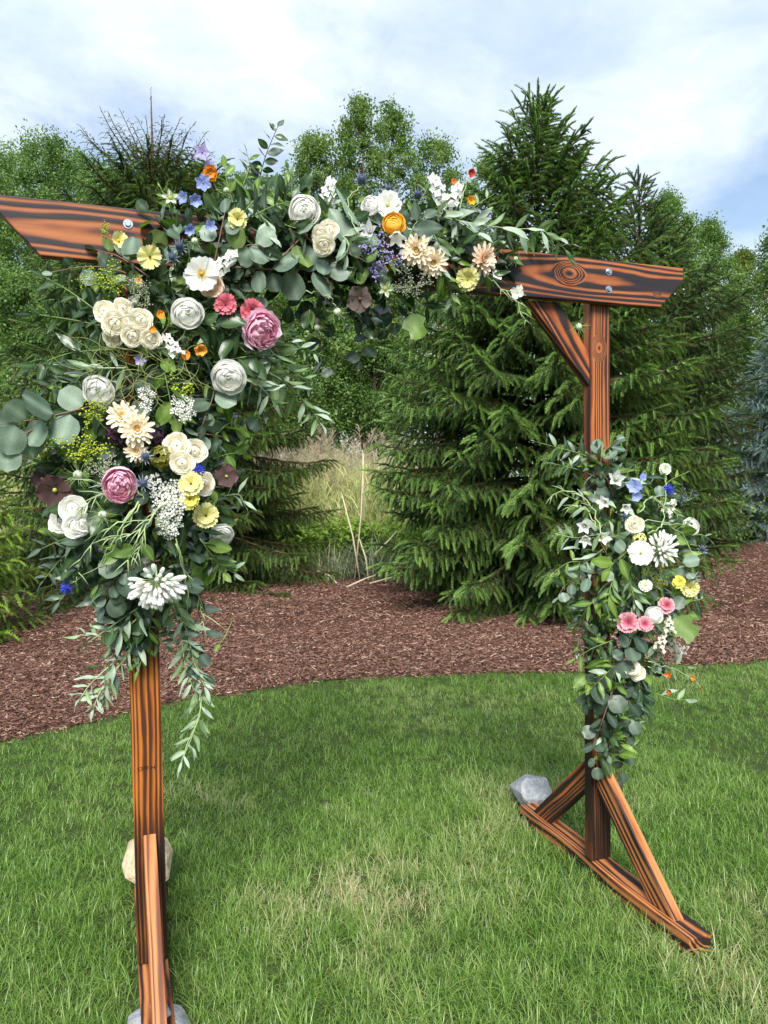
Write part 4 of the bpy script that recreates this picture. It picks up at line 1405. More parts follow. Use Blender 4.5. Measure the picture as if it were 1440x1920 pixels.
def f_corn(root, c, k, o):
    def floret():
        parts = []
        for i in range(5):
            parts.append((petal(c, .42, .15, 50, 20, .2, 0, 'point', .6, 0, 3, 3), Matrix.Translation((.45, 0, .12)) @ Matrix.Rotation(2 * PI * i / 5, 4, 'X') @ Matrix.Rotation(-.1, 4, 'Y')))
        b = MB(); b.tube([(0.05, 0, 0), (.45, 0, .12)], [.03, .06], 5, False)
        parts.append((b.mesh('t', PM[c]), Matrix.Identity(4)))
        return joined(parts, 'floret', PM[c])
    m = cached(('corn', c), floret)
    ring(root, 'floret', 10, [m], 0, 0, random.random(), tilt=.0, jit=.2, sj=.15)
    ring(root, 'floret', 7, [m], 0, .08, random.random(), tilt=.7, jit=.2, sj=.2)
    ring(root, 'floret', 4, [m], 0, .12, random.random(), tilt=1.15, jit=.3, sj=.2)
    link('centre', cached('corneye', lambda: dome(PM['darkplum'], .2, .25, 8)), root)
    b = MB(); b.blob((0, 0, -.22), (.2, .2, .3), 8, 5)
    link('calyx', cached('calyx', lambda: b.mesh('calyx', M_STEM)), root)


def f_thistle(root, c, k, o):
    def head():
        b = MB(); b.blob((0, 0, .12), (.36, .36, .48), 10, 7, .2)
        for i in range(70):
            f = (i + .5) / 70; th = math.acos(1 - 1.7 * f); a = i * 2.4
            p = np.array([.37 * math.sin(th) * math.cos(a), .37 * math.sin(th) * math.sin(a), .12 + .49 * math.cos(th)])
            d = p - (0, 0, .12); d /= np.linalg.norm(d)
            b.tube([p, p + d * .10], [.035, .008], 3, False, [.4] * 3 + [1] * 3)
        return b.mesh('head', PM['thistle'])
    link('head', cached('thead', head), root)
    ms = [petal('thistle_b', 1.0, .13, 18, 30, .4, .03, 'point', .7, i, 3, 4) for i in range(3)]
    ring(root, 'bract', 11, ms, .12, -.22, random.random(), jit=.2, sj=.2)
    ring(root, 'bract', 7, [petal('thistle_b', .7, .10, 40, 55, .4, .03, 'point', .7, 5, 3, 4)], .12, -.15, random.random(), jit=.2, sj=.2)


def f_bell(root, c, k, o):
    def corolla():
        V, Fc, A = [], [], []
        n, m = 20, 7
        for j in range(m):
            t = j / (m - 1)
            for i in range(n):
                a = 2 * PI * i / n
                lobe = .5 + .5 * math.cos(5 * a)
                tt = t * (.78 + .42 * lobe * t)
                r = .18 + .42 * tt ** .6 + .36 * max(0, tt - .62) ** 1.2 * (1 + lobe)
                V.append((r * math.cos(a), r * math.sin(a), -.5 + 1.15 * tt)); A.append(t)
        for j in range(m - 1):
            for i in range(n):
                a, b = j * n + i, j * n + (i + 1) % n
                Fc.append((a, b, b + n, a + n))
        Fc.append(tuple(range(n)))
        return mesh_from('corolla', V, Fc, PM[c], True, {'v': A})
    link('corolla', cached(('bell', c), corolla), root)
    b = MB(); b.tube([(0, 0, -.45), (0, 0, .25)], [.04, .04], 5); b.blob((0, 0, .28), .09, 5, 4)
    link('style', cached('style', lambda: b.mesh('style', PM['cream'])), root)
    b2 = MB(); b2.blob((0, 0, -.55), (.17, .17, .14), 7, 4)
    for i in range(5):
        a = 2 * PI * i / 5; b2.tube([(0, 0, -.55), (.3 * math.cos(a), .3 * math.sin(a), -.42)], [.06, .01], 3)
    link('calyx', cached('bcalyx', lambda: b2.mesh('calyx', M_STEM)), root)


def f_agapanthus(root, c, k, o):
    def bud():
        b = MB()
        b.tube([(0, 0, 0), (.5, 0, 0)], [.014, .016], 4, False, 0.)
        b.tube([(.5, 0, 0), (.58, 0, 0), (.78, 0, .0), (.95, 0, 0), (1.02, 0, 0)], [.015, .04, .075, .062, .01], 6, True, [.3] * 6 + [.5] * 6 + [1.] * 6 + [1.] * 6 + [.8] * 6)
        me = b.mesh('bud', [PM['white'], M_PSTEM])
        for p in me.polygons:
            if max(me.vertices[v].co.x for v in p.vertices) < .52: p.material_index = 1
        return me
    m = cached('bud', bud)
    n = o.get('n', 46)
    for i in range(n):
        f = (i + .5) / n
        el = math.radians(o.get('lo', -35) + (90 - o.get('lo', -35)) * f ** 1.0) + random.uniform(-.12, .12)
        a = i * 2.4 + random.uniform(-.2, .2)
        link('bud', m, root, Matrix.Rotation(a, 4, 'Z') @ Matrix.Rotation(-el, 4, 'Y') @ Matrix.Diagonal((random.uniform(.8, 1.05),) * 3 + (1,)))


def floret5(mat, n=5, w=.6):
    parts = [(petal(mat, .9, w, 10, 0, .1, 0, 'round', .3, i % 2, 3, 3), Matrix.Rotation(2 * PI * i / n, 4, 'Z')) for i in range(n)]
    b = MB(); b.blob((0, 0, .08), .14, 5, 3)
    parts.append((b.mesh('c', PM[mat]), Matrix.Identity(4)))
    return joined(parts, 'floret', PM[mat])


def f_umbel(root, c, k, o):
    """Flat to domed head of small clusters of florets (each cluster a part)."""
    fl = cached(('fl', c), lambda: floret5(c))
    sx, sy = o.get('sx', 1.0), o.get('sy', 1.0)
    def cl(seed):
        random.seed(seed)
        parts = []
        for i in range(11):
            f = (i + .5) / 11; rr = .95 * math.sqrt(f); a = i * 2.4
            parts.append((fl, Matrix.Translation((rr * math.cos(a), rr * math.sin(a), .35 * (1 - f))) @ Euler((random.uniform(-.5, .5), random.uniform(-.5, .5), random.random() * 6)).to_matrix().to_4x4() @ Matrix.Diagonal((.34, .34, .34, 1))))
        return joined(parts, 'floret_cluster', PM[c])
    ms = [cached(('cl', c, s), lambda s=s: cl(s)) for s in range(3)]
    n = o.get('n', 12)
    st = MB()
    for i in range(n):
        f = (i + .5) / n; rr = math.sqrt(f) * .8; a = i * 2.4 + k
        p = Vector((rr * math.cos(a) * sx, rr * math.sin(a) * sy, .28 * (1 - f) + random.uniform(-.06, .06)))
        link('floret_cluster', ms[i % 3], root, Matrix.Translation(p) @ Euler((-rr * math.sin(a) * .7, rr * math.cos(a) * .7, random.random() * 6)).to_matrix().to_4x4() @ Matrix.Diagonal((random.uniform(.2, .29) * o.get('fs', 1),) * 3 + (1,)))
        st.tube([(0, 0, -.7), p * .5 - Vector((0, 0, .25)), p], [.02, .015, .015], 3, False)
    link('stalks', st.mesh('stalks', M_PSTEM), root)


def f_stock(root, c, k, o):
    fl = cached(('fl4', c), lambda: floret5(c, 4, .85))
    n = o.get('n', 16); ln = o.get('len', 1.0)
    for i in range(n):
        f = (i + .5) / n; a = i * 2.4 + k
        y = (f - .5) * 1.7 * ln
        w = .42 * (1.15 - .8 * f)
        p = Vector((math.cos(a) * w, y, math.sin(a) * w * .7 + .1))
        q = Vector((math.cos(a) * .8, .25, math.sin(a) + .7)).to_track_quat('Z', 'Y')
        link('floret', fl, root, Matrix.Translation(p) @ q.to_matrix().to_4x4() @ Matrix.Diagonal((random.uniform(.26, .36) * o.get('fs', 1),) * 3 + (1,)))
    b = MB(); b.tube([(0, -1.0 * ln, 0), (0, .8 * ln, .05)], [.04, .02], 5)
    link('stem', b.mesh('stem', M_PSTEM), root)


def f_nigella(root, c, k, o):
    b = MB()
    for i in range(9):
        a0 = 2 * PI * i / 9
        for s in range(4):
            a = a0 + random.uniform(-.35, .35); el = random.uniform(-.1, .9); L = random.uniform(.7, 1.1)
            d = np.array([math.cos(a) * math.cos(el), math.sin(a) * math.cos(el), math.sin(el)])
            m = d * L * .55 + np.array([random.uniform(-.1, .1), random.uniform(-.1, .1), .05])
            b.tube([(0, 0, -.1), m, d * L], [.018, .014, .005], 3, False, 1.0)
    link('bracts', cached(('nig', k % 3), lambda: b.mesh('bracts', PM['thread'])), root)
    if o.get('pod'):
        pb = MB(); pb.blob((0, 0, .1), (.3, .3, .34), 8, 6, .3)
        for i in range(5):
            a = 2 * PI * i / 5; pb.tube([(0, 0, .4), (.12 * math.cos(a), .12 * math.sin(a), .62)], [.03, .01], 3)
        link('pod', cached('pod', lambda: pb.mesh('pod', PM['greenw'])), root)
    else:
        ring(root, 'petal', 5, [petal(c, .62, .4, 20, 15, .15, .03, 'point', .3, i, 5, 4) for i in range(2)], .05, .05, random.random())
        link('centre', cached(('eye', 'green', .17), lambda: dome(M_EYE, .17, .14, 16)), root, Matrix.Translation((0, 0, .05)))


def f_spray(root, c, k, o):
    """Loose spray of tiny florets on thin branching stems."""
    sx, sy, n = o.get('sx', 1.0), o.get('sy', 1.0), o.get('n', 130)
    st, bl = MB(), MB()
    nb = 11
    s = o.get('fs', .05)
    for i in range(nb):
        a = random.uniform(0, 2 * PI); rr = math.sqrt(random.random())
        tip = np.array([math.cos(a) * rr * sx, math.sin(a) * rr * sy, random.uniform(-.2, .35)])
        base = np.array([-.15 * sx, -.9 * sy, -.5]) * .6
        mid = (tip + base) / 2 + np.array([0, 0, .1])
        st.tube([base, mid, tip], [.014, .010, .006], 3, False)
        for j in range(n // nb):
            t = random.uniform(.5, 1.05)
            p = (base * (1 - t) ** 2 + 2 * mid * t * (1 - t) + tip * t * t) + np.array([random.gauss(0, .12), random.gauss(0, .12), random.gauss(0, .1)])
            q = base * (1 - t) + tip * t
            bl.blob(p, s * random.uniform(.6, 1.25), 4, 3, random.random())
            if j % 3 == 0: st.tube([q, p], [.005, .004], 3, False)
    link('stems', st.mesh('stems', PM['thread'] if c in ('lime', 'olive') else M_PSTEM), root)
    x = link('blossom', bl.mesh('blossom', PM[c]), root); x['kind'] = 'stuff'


def f_hydrangea(root, c, k, o):
    fl = cached(('fl4h', c), lambda: floret5(c, 4, .95))
    for i in range(o.get('n', 22)):
        f = (i + .5) / o.get('n', 22); th = math.acos(1 - 1.1 * f); a = i * 2.4
        d = Vector((math.sin(th) * math.cos(a), math.sin(th) * math.sin(a), math.cos(th)))
        link('floret', fl, root, Matrix.Translation(d * .72 - Vector((0, 0, .3))) @ d.to_track_quat('Z', 'Y').to_matrix().to_4x4() @ Matrix.Diagonal((random.uniform(.26, .36),) * 3 + (1,)))
    b = MB(); b.tube([(0, 0, -.9), (0, 0, .2)], [.05, .04], 5)
    link('stem', cached('hst', lambda: b.mesh('stem', M_STEM)), root)


BUILD = dict(ran=f_ranunculus, rose=f_rose, peony=f_peony, mum=f_mum, open=f_open, corn=f_corn, thistle=f_thistle, bell=f_bell, aga=f_agapanthus,
             umbel=f_umbel, stock=f_stock, nig=f_nigella, spray=f_spray, hyd=f_hydrangea)

# centre line of the flower mass: photograph pixel and half width of the mass there
PATH = [[(258, 1165, 40), (268, 1085, 105), (262, 1000, 150), (262, 900, 172), (270, 800, 165), (290, 700, 165), (310, 610, 160), (330, 545, 118), (405, 470, 92), (500, 440, 98), (600, 455, 92), (700, 470, 95), (780, 470, 92), (860, 470, 66), (935, 475, 36)],
        [(470, 640, 95), (440, 700, 110)], [(600, 540, 62), (700, 560, 66)],
        [(1120, 860, 36), (1140, 930, 62), (1190, 985, 100), (1195, 1060, 118), (1185, 1130, 105), (1180, 1200, 80), (1160, 1270, 62), (1150, 1340, 42), (1145, 1420, 26)]]
SEG = []
for pl in PATH:
    for (a, b) in zip(pl[:-1], pl[1:]): SEG.append((np.array(a, float), np.array(b, float)))


def mass_at(px, py):
    """Normalised distance (0 centre, 1 rim) of a pixel from the flower mass and its half width in pixels there."""
    best = (9, 60)
    for a, b in SEG:
        d = b[:2] - a[:2]
        t = np.clip(((px - a[0]) * d[0] + (py - a[1]) * d[1]) / (d @ d), 0, 1)
        q = a + (b - a) * t
        R = q[2]
        u = math.hypot(px - q[0], py - q[1]) / R
        if u < best[0]: best = (u, R)
    return best


def front(px, py):
    u, R = mass_at(px, py)
    dep = min(0.20, 0.00115 * R + 0.02)
    return -0.045 - dep * math.sqrt(max(0, 1 - min(1, u) ** 2))


def flower(typ, px, py, d, ax, ay, c, label, name=None, cat='flower', group=None, dy=0.0, k=0, spin=None, stem=True, **o):
    random.seed(int(px * 7 + py * 13))
    Y = front(px, py) + dy - .035
    P = atY(px, py, Y)
    rad = d / 2 * depth(P) / F_PX * {'ran': 1.04, 'rose': 1.1, 'peony': 1.02, 'mum': 1.08, 'aga': 1.22, 'umbel': 1.15, 'stock': 1.1, 'corn': 1.1}.get(typ, 1.04)
    n = Vector(CAM - P).normalized() + Vector(RGT) * ax + Vector(UP) * ay
    n.normalize()
    q = n.to_track_quat('Z', 'Y')
    R = q.to_matrix().to_4x4() @ Matrix.Rotation(random.uniform(0, 6.28) if spin is None else spin, 4, 'Z')
    root = empty(name or {'ran': 'ranunculus', 'mum': 'chrysanthemum', 'open': 'open_flower', 'corn': 'cornflower', 'bell': 'bellflower', 'aga': 'agapanthus', 'nig': 'nigella', 'stock': 'white_stock', 'spray': 'flower_spray', 'hyd': 'hydrangea', 'umbel': 'lace_flower'}.get(typ, typ), P, label, cat, group)
    root.matrix_world = Matrix.Translation(P) @ R @ Matrix.Diagonal((rad * random.uniform(.94, 1.06), rad * random.uniform(.94, 1.06), rad * random.uniform(.9, 1.1), 1))
    BUILD[typ](root, c, k, o)
    if stem and typ not in ('stock', 'spray', 'umbel', 'hyd'):
        b = MB()
        L = min(0.09, 0.05 + .03 * random.random()) / rad
        loc = R.to_3x3().inverted() @ Vector((0, .5, -.7))
        e = np.array((0, 0, -.35)) + np.array((0, 0, -1.)) * L * .5 + np.array(loc) * L * .5
        b.tube([(0, 0, -.05), (0, 0, -.35 - L * .3), e], [.05, .04, .04], 5)
        link('stem', b.mesh('stem', M_PSTEM), root)
    return root


g_sr1, g_sr2, g_sr3 = 'spray roses bunched beside the near post', 'cream roses above the pink peony bud', 'white roses on the outer edge of the near arrangement'
FL = [
    # upper garland and top of the near post
    ('ran', 570, 395, 60, 0, .1, 'white', 'round white ranunculus highest on the garland above the cut eucalyptus stems'),
    ('ran', 352, 588, 60, .1, -.2, 'white', 'white ranunculus with a dark leaf across it next to the spray roses', dict(k=1)),
    ('ran', 429, 708, 64, -.1, -.35, 'white', 'large white ranunculus below the pink peony, facing down a little', dict(k=1)),
    ('ran', 184, 733, 58, -.25, -.3, 'white', 'white ranunculus hanging under curly grass at the outer edge', dict(k=1)),
    ('open', 378, 513, 60, -.05, .05, 'white', 'flat open white poppy with a golden eye', dict(n=6, st=1, er=.12, w=1.15, name='poppy')),
    ('rose', 398, 537, 42, .2, -.15, 'blush', 'small blush rose tucked under the open white poppy'),
    ('rose', 195, 583, 38, -.2, .25, 'cream', 'cream spray rose at the upper outer corner of the bunch of seven', dict(group=g_sr1)),
    ('rose', 230, 579, 38, .05, .3, 'cream', 'cream spray rose at the top middle of the bunch of seven', dict(group=g_sr1, k=1)),
    ('rose', 212, 634, 40, -.25, -.3, 'cream', 'cream spray rose hidden lowest at the outer side of the bunch of seven', dict(group=g_sr1, k=1)),
    ('rose', 216, 607, 46, -.1, 0, 'cream', 'largest cream spray rose in the middle of the bunch of seven', dict(group=g_sr1, dy=-.025)),
    ('rose', 264, 600, 44, .15, .1, 'cream', 'cream spray rose at the upper inner side of the bunch of seven', dict(group=g_sr1, dy=-.02, k=1)),
    ('rose', 249, 631, 40, .05, -.15, 'cream', 'cream spray rose at the bottom middle of the bunch of seven', dict(group=g_sr1, dy=-.02)),
    ('rose', 284, 635, 36, .3, -.15, 'cream', 'small cream spray rose at the lower inner end of the bunch of seven', dict(group=g_sr1, dy=-.01)),
    ('open', 445, 411, 36, 0, .05, 'yellow', 'pale yellow double flower standing in front of the beam', dict(n=8, two=1, eye='brown', er=.1, w=.75, name='butterfly_ranunculus')),
    ('open', 281, 481, 44, -.05, .0, 'yellow', 'open pale yellow flower above the sprays beside the post top', dict(n=8, eye='brown', er=.1, w=.72, name='butterfly_ranunculus')),
    ('open', 221, 452, 38, .6, .4, 'yellow', 'pale yellow flower seen from the side in front of the beam by the bolt', dict(n=5, w=.9, lift=22, name='butterfly_ranunculus')),
    ('open', 423, 571, 40, 0, .1, 'pink', 'rose pink flower with a dark eye, the one farther from the peony', dict(n=8, two=1, eye='brown', er=.09, w=.75, name='pink_ranunculus')),
    ('open', 473, 584, 42, .1, .0, 'pink', 'rose pink flower touching the top of the big peony', dict(n=7, two=1, eye='brown', er=.09, w=.8, name='pink_ranunculus')),
    ('peony', 494, 620, 80, .95, -.15, 'pink', 'large open pink peony half covered by dark leaves', dict(dy=.0)),
    ('open', 375, 655, 36, .2, -.2, 'apricot', 'cupped apricot poppy below the white ranunculus', dict(n=6, lift=45, w=1.2, tip='round', eye='green', name='poppy')),
    ('open', 349, 666, 19, 0, .1, 'orange', 'small bright orange flower beside the apricot poppy', dict(n=6, lift=20, two=1, er=.2, name='small_orange_flower')),
    ('open', 301, 590, 17, .1, .1, 'orange', 'small orange flower between the spray roses and the white ranunculus', dict(n=5, lift=25, two=1, er=.2, name='small_orange_flower')),
    ('open', 285, 618, 14, .2, .1, 'orange', 'tiny orange flower peeping out under the bunch of spray roses', dict(n=5, lift=30, er=.2, dy=-.02, name='small_orange_flower')),
    ('open', 260, 526, 16, 0, .1, 'goldorange', 'small golden flower under the open pale yellow flower', dict(n=6, lift=20, eye='brown', er=.3, name='small_orange_flower')),
    ('open', 394, 325, 30, .1, .1, 'orange', 'bright orange poppy rising above the beam beside the blue flowers', dict(n=6, two=1, w=1.0, tip='round', name='poppy')),
    ('stock', 420, 494, 58, 0, 0, 'white', 'white stock beside the open white poppy', dict(spin=-.8, n=20)),
    ('stock', 322, 648, 44, 0, .1, 'white', 'white stock beside the small orange flowers', dict(spin=.5, n=18)),
    ('umbel', 275, 745, 46, -.1, .2, 'white', 'flat white lace flower above the cream chrysanthemums', dict(n=9, sx=1.2, sy=.6)),
    ('umbel', 342, 765, 58, .15, .15, 'white', 'wide white lace flower beside the pair of green leaves', dict(n=13, sy=.8, k=1)),
    ('umbel', 318, 937, 72, .1, .05, 'white', 'largest white lace flower beside the pink peony bud', dict(n=17, k=2)),
    ('umbel', 316, 984, 52, .05, -.25, 'white', 'white lace flower hanging just below the largest one', dict(n=12, k=3)),
    ('umbel', 286, 903, 32, -.1, .2, 'white', 'small white lace flower beside the thistle over the peony bud', dict(n=8, k=4)),
    ('mum', 229, 781, 54, -.1, .3, 'peach', 'cream chrysanthemum, topmost of the three'),
    ('mum', 257, 804, 60, .05, .0, 'peach', 'largest cream chrysanthemum in the middle of the three', dict(dy=-.02)),
    ('mum', 256, 846, 42, -.1, -.1, 'peach', 'small cream chrysanthemum half behind a thistle'),
    ('rose', 331, 836, 48, -.15, .2, 'cream', 'cream rose with an orange heart at the upper outer side of the group', dict(group=g_sr2, k=1)),
    ('rose', 364, 846, 48, .2, .1, 'cream', 'cream rose at the upper inner side of the group above the cornflower', dict(group=g_sr2)),
    ('rose', 341, 868, 44, -.05, -.1, 'cream', 'cream rose directly over the yellow flowers', dict(group=g_sr2, dy=-.02)),
    ('rose', 383, 908, 42, .25, -.2, 'cream', 'cream rose below the cornflower beside the yellow flowers', dict(group=g_sr2, k=1)),
    ('rose', 360, 893, 34, .1, .1, 'white', 'pale rose mostly hidden under the cornflower', dict(group=g_sr2, dy=.02)),
    ('corn', 371, 881, 32, .05, .1, 'blue', 'bright blue cornflower on the cream roses', dict(dy=-.03)),
    ('corn', 125, 1101, 30, -.2, -.2, 'blue', 'bright blue cornflower hanging low on a pale stem over the mulch'),
    ('open', 358, 907, 44, -.1, .1, 'yellow', 'pale yellow flower under the cornflower', dict(n=8, two=1, eye='brown', er=.1, w=.75, dy=-.03, name='butterfly_ranunculus')),
    ('open', 356, 936, 36, 0, -.1, 'byellow', 'brightest yellow flower below the pale one under the cornflower', dict(n=7, two=1, eye='brown', er=.1, w=.8, dy=-.02, name='butterfly_ranunculus')),
    ('open', 386, 966, 46, .1, -.15, 'yellow', 'pale yellow flower lowest on the inner side above the drooping white one', dict(n=8, two=1, eye='brown', er=.1, w=.75, name='butterfly_ranunculus')),
    ('rose', 136, 953, 50, -.15, .15, 'white', 'white rose, uppermost of the four on the outer edge', dict(group=g_sr3)),
    ('rose', 112, 979, 44, -.4, 0, 'white', 'white rose farthest out on the outer edge', dict(group=g_sr3, k=1)),
    ('rose', 142, 986, 46, .0, -.15, 'white', 'white rose lowest in the middle of the four on the outer edge', dict(group=g_sr3, dy=-.02)),
    ('rose', 158, 981, 34, .35, -.2, 'white', 'smallest white rose at the inner side of the four on the outer edge', dict(group=g_sr3, k=1)),
    ('peony', 225, 911, 70, .1, -.3, 'pink', 'cupped pink peony bud with one pale outer petal like a hood', dict(k=1, spin=0.0, dy=-.03)),
    ('ran', 416, 1004, 50, .3, -.85, 'white', 'white ranunculus seen from the side, drooping at the inner edge', dict(k=1)),
    ('aga', 293, 1088, 92, .05, -1.5, 'white', 'big drooping white agapanthus head at the bottom of the near arrangement', dict(n=95, lo=-2)),
    ('thistle', 272, 856, 34, .2, .3, '', 'blue grey thistle over the smallest chrysanthemum', dict(dy=-.02)),
    ('thistle', 268, 907, 34, .2, .4, '', 'blue grey thistle beside the hood of the pink peony bud', dict(dy=-.03)),
    ('thistle', 336, 462, 38, .1, .3, '', 'blue grey thistle between the beam and the open white poppy'),
    ('thistle', 323, 482, 32, -.2, .1, '', 'smaller thistle touching the one between beam and poppy'),
    ('open', 379, 285, 36, -.2, .3, 'mauve', 'lilac blue star shaped flower, highest of the blue ones', dict(n=5, w=.62, tip='point', er=.08, name='delphinium_bloom')),
    ('open', 392, 309, 26, .4, .5, 'mauve', 'lilac bloom just above the orange poppy', dict(n=5, w=.7, tip='point', er=.08, dy=.02, name='delphinium_bloom')),
    ('open', 381, 342, 32, -.1, .0, 'lblue', 'light blue bloom just below the orange poppy', dict(n=6, w=.7, tip='round', er=.08, name='delphinium_bloom')),
    ('open', 345, 371, 28, -.5, .1, 'lblue', 'light blue bloom beside the pale nigella over the beam', dict(n=5, w=.7, tip='round', er=.08, lift=20, name='delphinium_bloom')),
    ('open', 365, 375, 28, .3, -.1, 'lblue', 'light blue bloom with hanging petals over the beam', dict(n=6, w=.7, tip='round', er=.08, lift=20, name='delphinium_bloom')),
    ('open', 356, 430, 28, 0, -.2, 'lblue', 'light blue bloom in front of the beam above the thistles', dict(n=6, w=.7, tip='round', er=.08, lift=25, name='delphinium_bloom')),
    ('open', 395, 424, 26, .2, .1, 'lblue', 'light blue bloom beside the tall eucalyptus leaf in front of the beam', dict(n=5, w=.7, tip='round', er=.08, lift=15, name='delphinium_bloom')),
    ('open', 264, 675, 26, -.2, -.2, 'mauve', 'dusky blue bloom in the curly grass', dict(n=5, w=.7, tip='round', er=.08, lift=15, name='delphinium_bloom')),
    ('nig', 320, 372, 50, -.1, .4, 'greenw', 'pale green nigella flower over the beam beside the blue blooms'),
    ('nig', 424, 358, 38, .1, .2, 'greenw', 'green nigella pod in the upper garland beside the orange poppy', dict(pod=1, k=1)),
    ('nig', 365, 452, 44, .0, .0, 'greenw', 'feathery nigella pod under the blue bloom in front of the beam', dict(pod=1, k=2)),
    ('open', 103, 918, 66, -.1, -.4, 'plum', 'dusky plum hellebore at the outer edge above the white roses', dict(n=5, w=1.1, tip='round', eye='green', er=.12, name='hellebore')),
    ('open', 80, 898, 42, -.5, .2, 'plum', 'smaller dusky plum hellebore farthest out', dict(n=5, w=1.1, tip='round', eye='green', er=.12, lift=30, name='hellebore')),
    ('open', 424, 893, 44, .3, 0, 'plum', 'dusky plum hellebore on the inner edge beside the cream roses', dict(n=5, w=1.1, tip='round', eye='green', er=.12, name='hellebore')),
    ('hyd', 302, 856, 52, 0, 0, 'olive', 'olive green hydrangea head between the chrysanthemums and the roses', dict(dy=.02)),
    ('hyd', 226, 815, 60, -.1, 0, 'darkplum', 'very dark plum flower head behind the chrysanthemums', dict(n=30, dy=.05)),
    ('hyd', 290, 820, 44, .1, 0, 'darkplum', 'small very dark plum flower head beside the middle chrysanthemum', dict(n=26, dy=.05)),
    ('spray', 160, 838, 92, 0, 0, 'lime', 'lime green spray beside the cream chrysanthemums', dict(sx=1.0, sy=.62, n=300, fs=.045)),
    ('spray', 172, 778, 70, 0, 0, 'lime', 'lime green spray under the hanging white ranunculus', dict(sx=.5, sy=1., n=170, fs=.05)),
    ('spray', 92, 868, 66, -.2, 0, 'lime', 'lime green spray above the plum hellebores', dict(sx=1.1, sy=.45, n=130, fs=.05)),
    ('spray', 195, 527, 96, 0, .1, 'lime', 'yellowish green spray below the cut beam end', dict(sx=.9, sy=.7, n=260, fs=.035)),
    ('spray', 195, 425, 44, -.2, .3, 'lime', 'small golden green spray in front of the beam above the round leaf', dict(sx=.9, sy=.5, n=50, fs=.07)),
    ('spray', 345, 722, 70, .4, .1, 'lime', 'green bud spray pointing inward above the wide lace flower', dict(sx=1.0, sy=.4, n=120, fs=.06)),
    ('spray', 250, 550, 84, 0, 0, 'greywhite', 'fine whitish baby breath above the bunch of spray roses', dict(n=240, fs=.028)),
    ('spray', 192, 880, 72, -.1, .1, 'greywhite', 'greyish white fine spray above the pink peony bud', dict(n=260, fs=.034)),
    ('nig', 148, 891, 58, -.4, .1, 'greenw', 'silvery nigella threads beside the greyish white spray', dict(pod=1, k=1)),
    ('nig', 194, 966, 56, -.3, .1, 'greenw', 'spidery pale nigella below the pink peony bud', dict(pod=1, k=2)),
    # garland over the beam
    ('rose', 617, 431, 38, .1, .25, 'cream', 'cream rose, uppermost of three on the garland', dict(group='three cream roses on the garland')),
    ('rose', 600, 441, 34, -.3, 0, 'cream', 'cream rose, outer one of three on the garland', dict(group='three cream roses on the garland', k=1)),
    ('rose', 607, 460, 38, .05, -.2, 'cream', 'cream rose, lowest of three on the garland', dict(group='three cream roses on the garland', dy=-.02)),
    ('stock', 616, 360, 50, .1, .2, 'white', 'white stock standing above the garland beside the white ranunculus', dict(spin=-.25, n=18)),
    ('thistle', 678, 338, 44, 0, .5, '', 'blue grey thistle standing highest over the garland'),
    ('thistle', 730, 358, 40, 0, .6, '', 'blue grey thistle on top of the white double flower'),
    ('thistle', 783, 367, 36, .2, .5, '', 'blue grey thistle beside the white sweet peas'),
    ('ran', 693, 386, 38, -.6, .3, 'white', 'white flower seen from the side behind the thick leaf on the garland'),
    ('open', 727, 386, 50, .0, .35, 'white', 'ruffled white flower under a thistle on the garland', dict(n=7, two=1, w=1.1, eye='green', lift=15, name='carnation')),
    ('ran', 738, 419, 44, .0, .5, 'goldorange', 'golden orange ranunculus above the white bellflower'),
    ('bell', 692, 434, 34, -.2, .4, 'white', 'white bellflower opening upward beside the golden ranunculus'),
    ('bell', 743, 442, 34, .2, -.9, 'white', 'white bellflower hanging under the golden ranunculus', dict(dy=-.02)),
    ('spray', 700, 450, 60, 0, 0, 'mauve', 'lilac spray of small florets under the upward bellflower', dict(n=130, fs=.07)),
    ('spray', 722, 490, 84, .1, -.2, 'mauve', 'largest lilac spray hanging in the middle of the garland', dict(sx=.7, n=200, fs=.05)),
    ('spray', 905, 410, 54, .2, .1, 'mauve', 'small lilac spray behind the silvery leaves over the beam', dict(n=70, fs=.08)),
    ('stock', 822, 360, 60, 0, .2, 'white', 'white sweet pea flowers at the top of the garland beside a thistle', dict(spin=.3, n=15, fs=1.05, name='sweet_pea')),
    ('stock', 853, 366, 52, .2, .1, 'white', 'white sweet pea flowers nearest to the large spruce', dict(spin=-.4, n=14, fs=1.05, name='sweet_pea')),
    ('stock', 836, 396, 42, 0, -.1, 'white', 'white sweet pea flowers hanging below the other two', dict(spin=2.9, n=12, fs=1.1, name='sweet_pea')),
    ('open', 881, 378, 26, .3, .3, 'goldorange', 'cupped golden orange flower near the large spruce', dict(n=6, lift=40, w=1.1, tip='round', name='poppy')),
    ('open', 882, 325, 20, .5, .2, 'red', 'small red flower on a thin stem above everything near the spruce', dict(n=6, lift=35, two=1, name='small_red_flower')),
    ('open', 851, 341, 12, .2, .3, 'rust', 'tiny rust coloured flower beside the sweet peas', dict(n=6, lift=15, name='small_red_flower')),
    ('mum', 782, 470, 56, -.2, .1, 'peach', 'creamy dahlia with shaggy petals under the big leaf of the garland'),
    ('mum', 812, 492, 50, .2, -.1, 'peach', 'creamy shaggy dahlia partly veiled by green threads'),
    ('mum', 905, 486, 54, .7, .1, 'blush', 'blush dahlia seen from the side over the yellow carnation'),
    ('open', 877, 523, 44, -.1, -.1, 'yellow', 'pale yellow green carnation hanging over the lower beam edge', dict(n=9, two=1, w=.7, eye='green', er=.08, name='carnation')),
    ('open', 970, 548, 28, .1, .1, 'white', 'white four petalled flower hanging alone below the beam', dict(n=4, w=.95, tip='round', eye='green', er=.08, name='hanging_flower')),
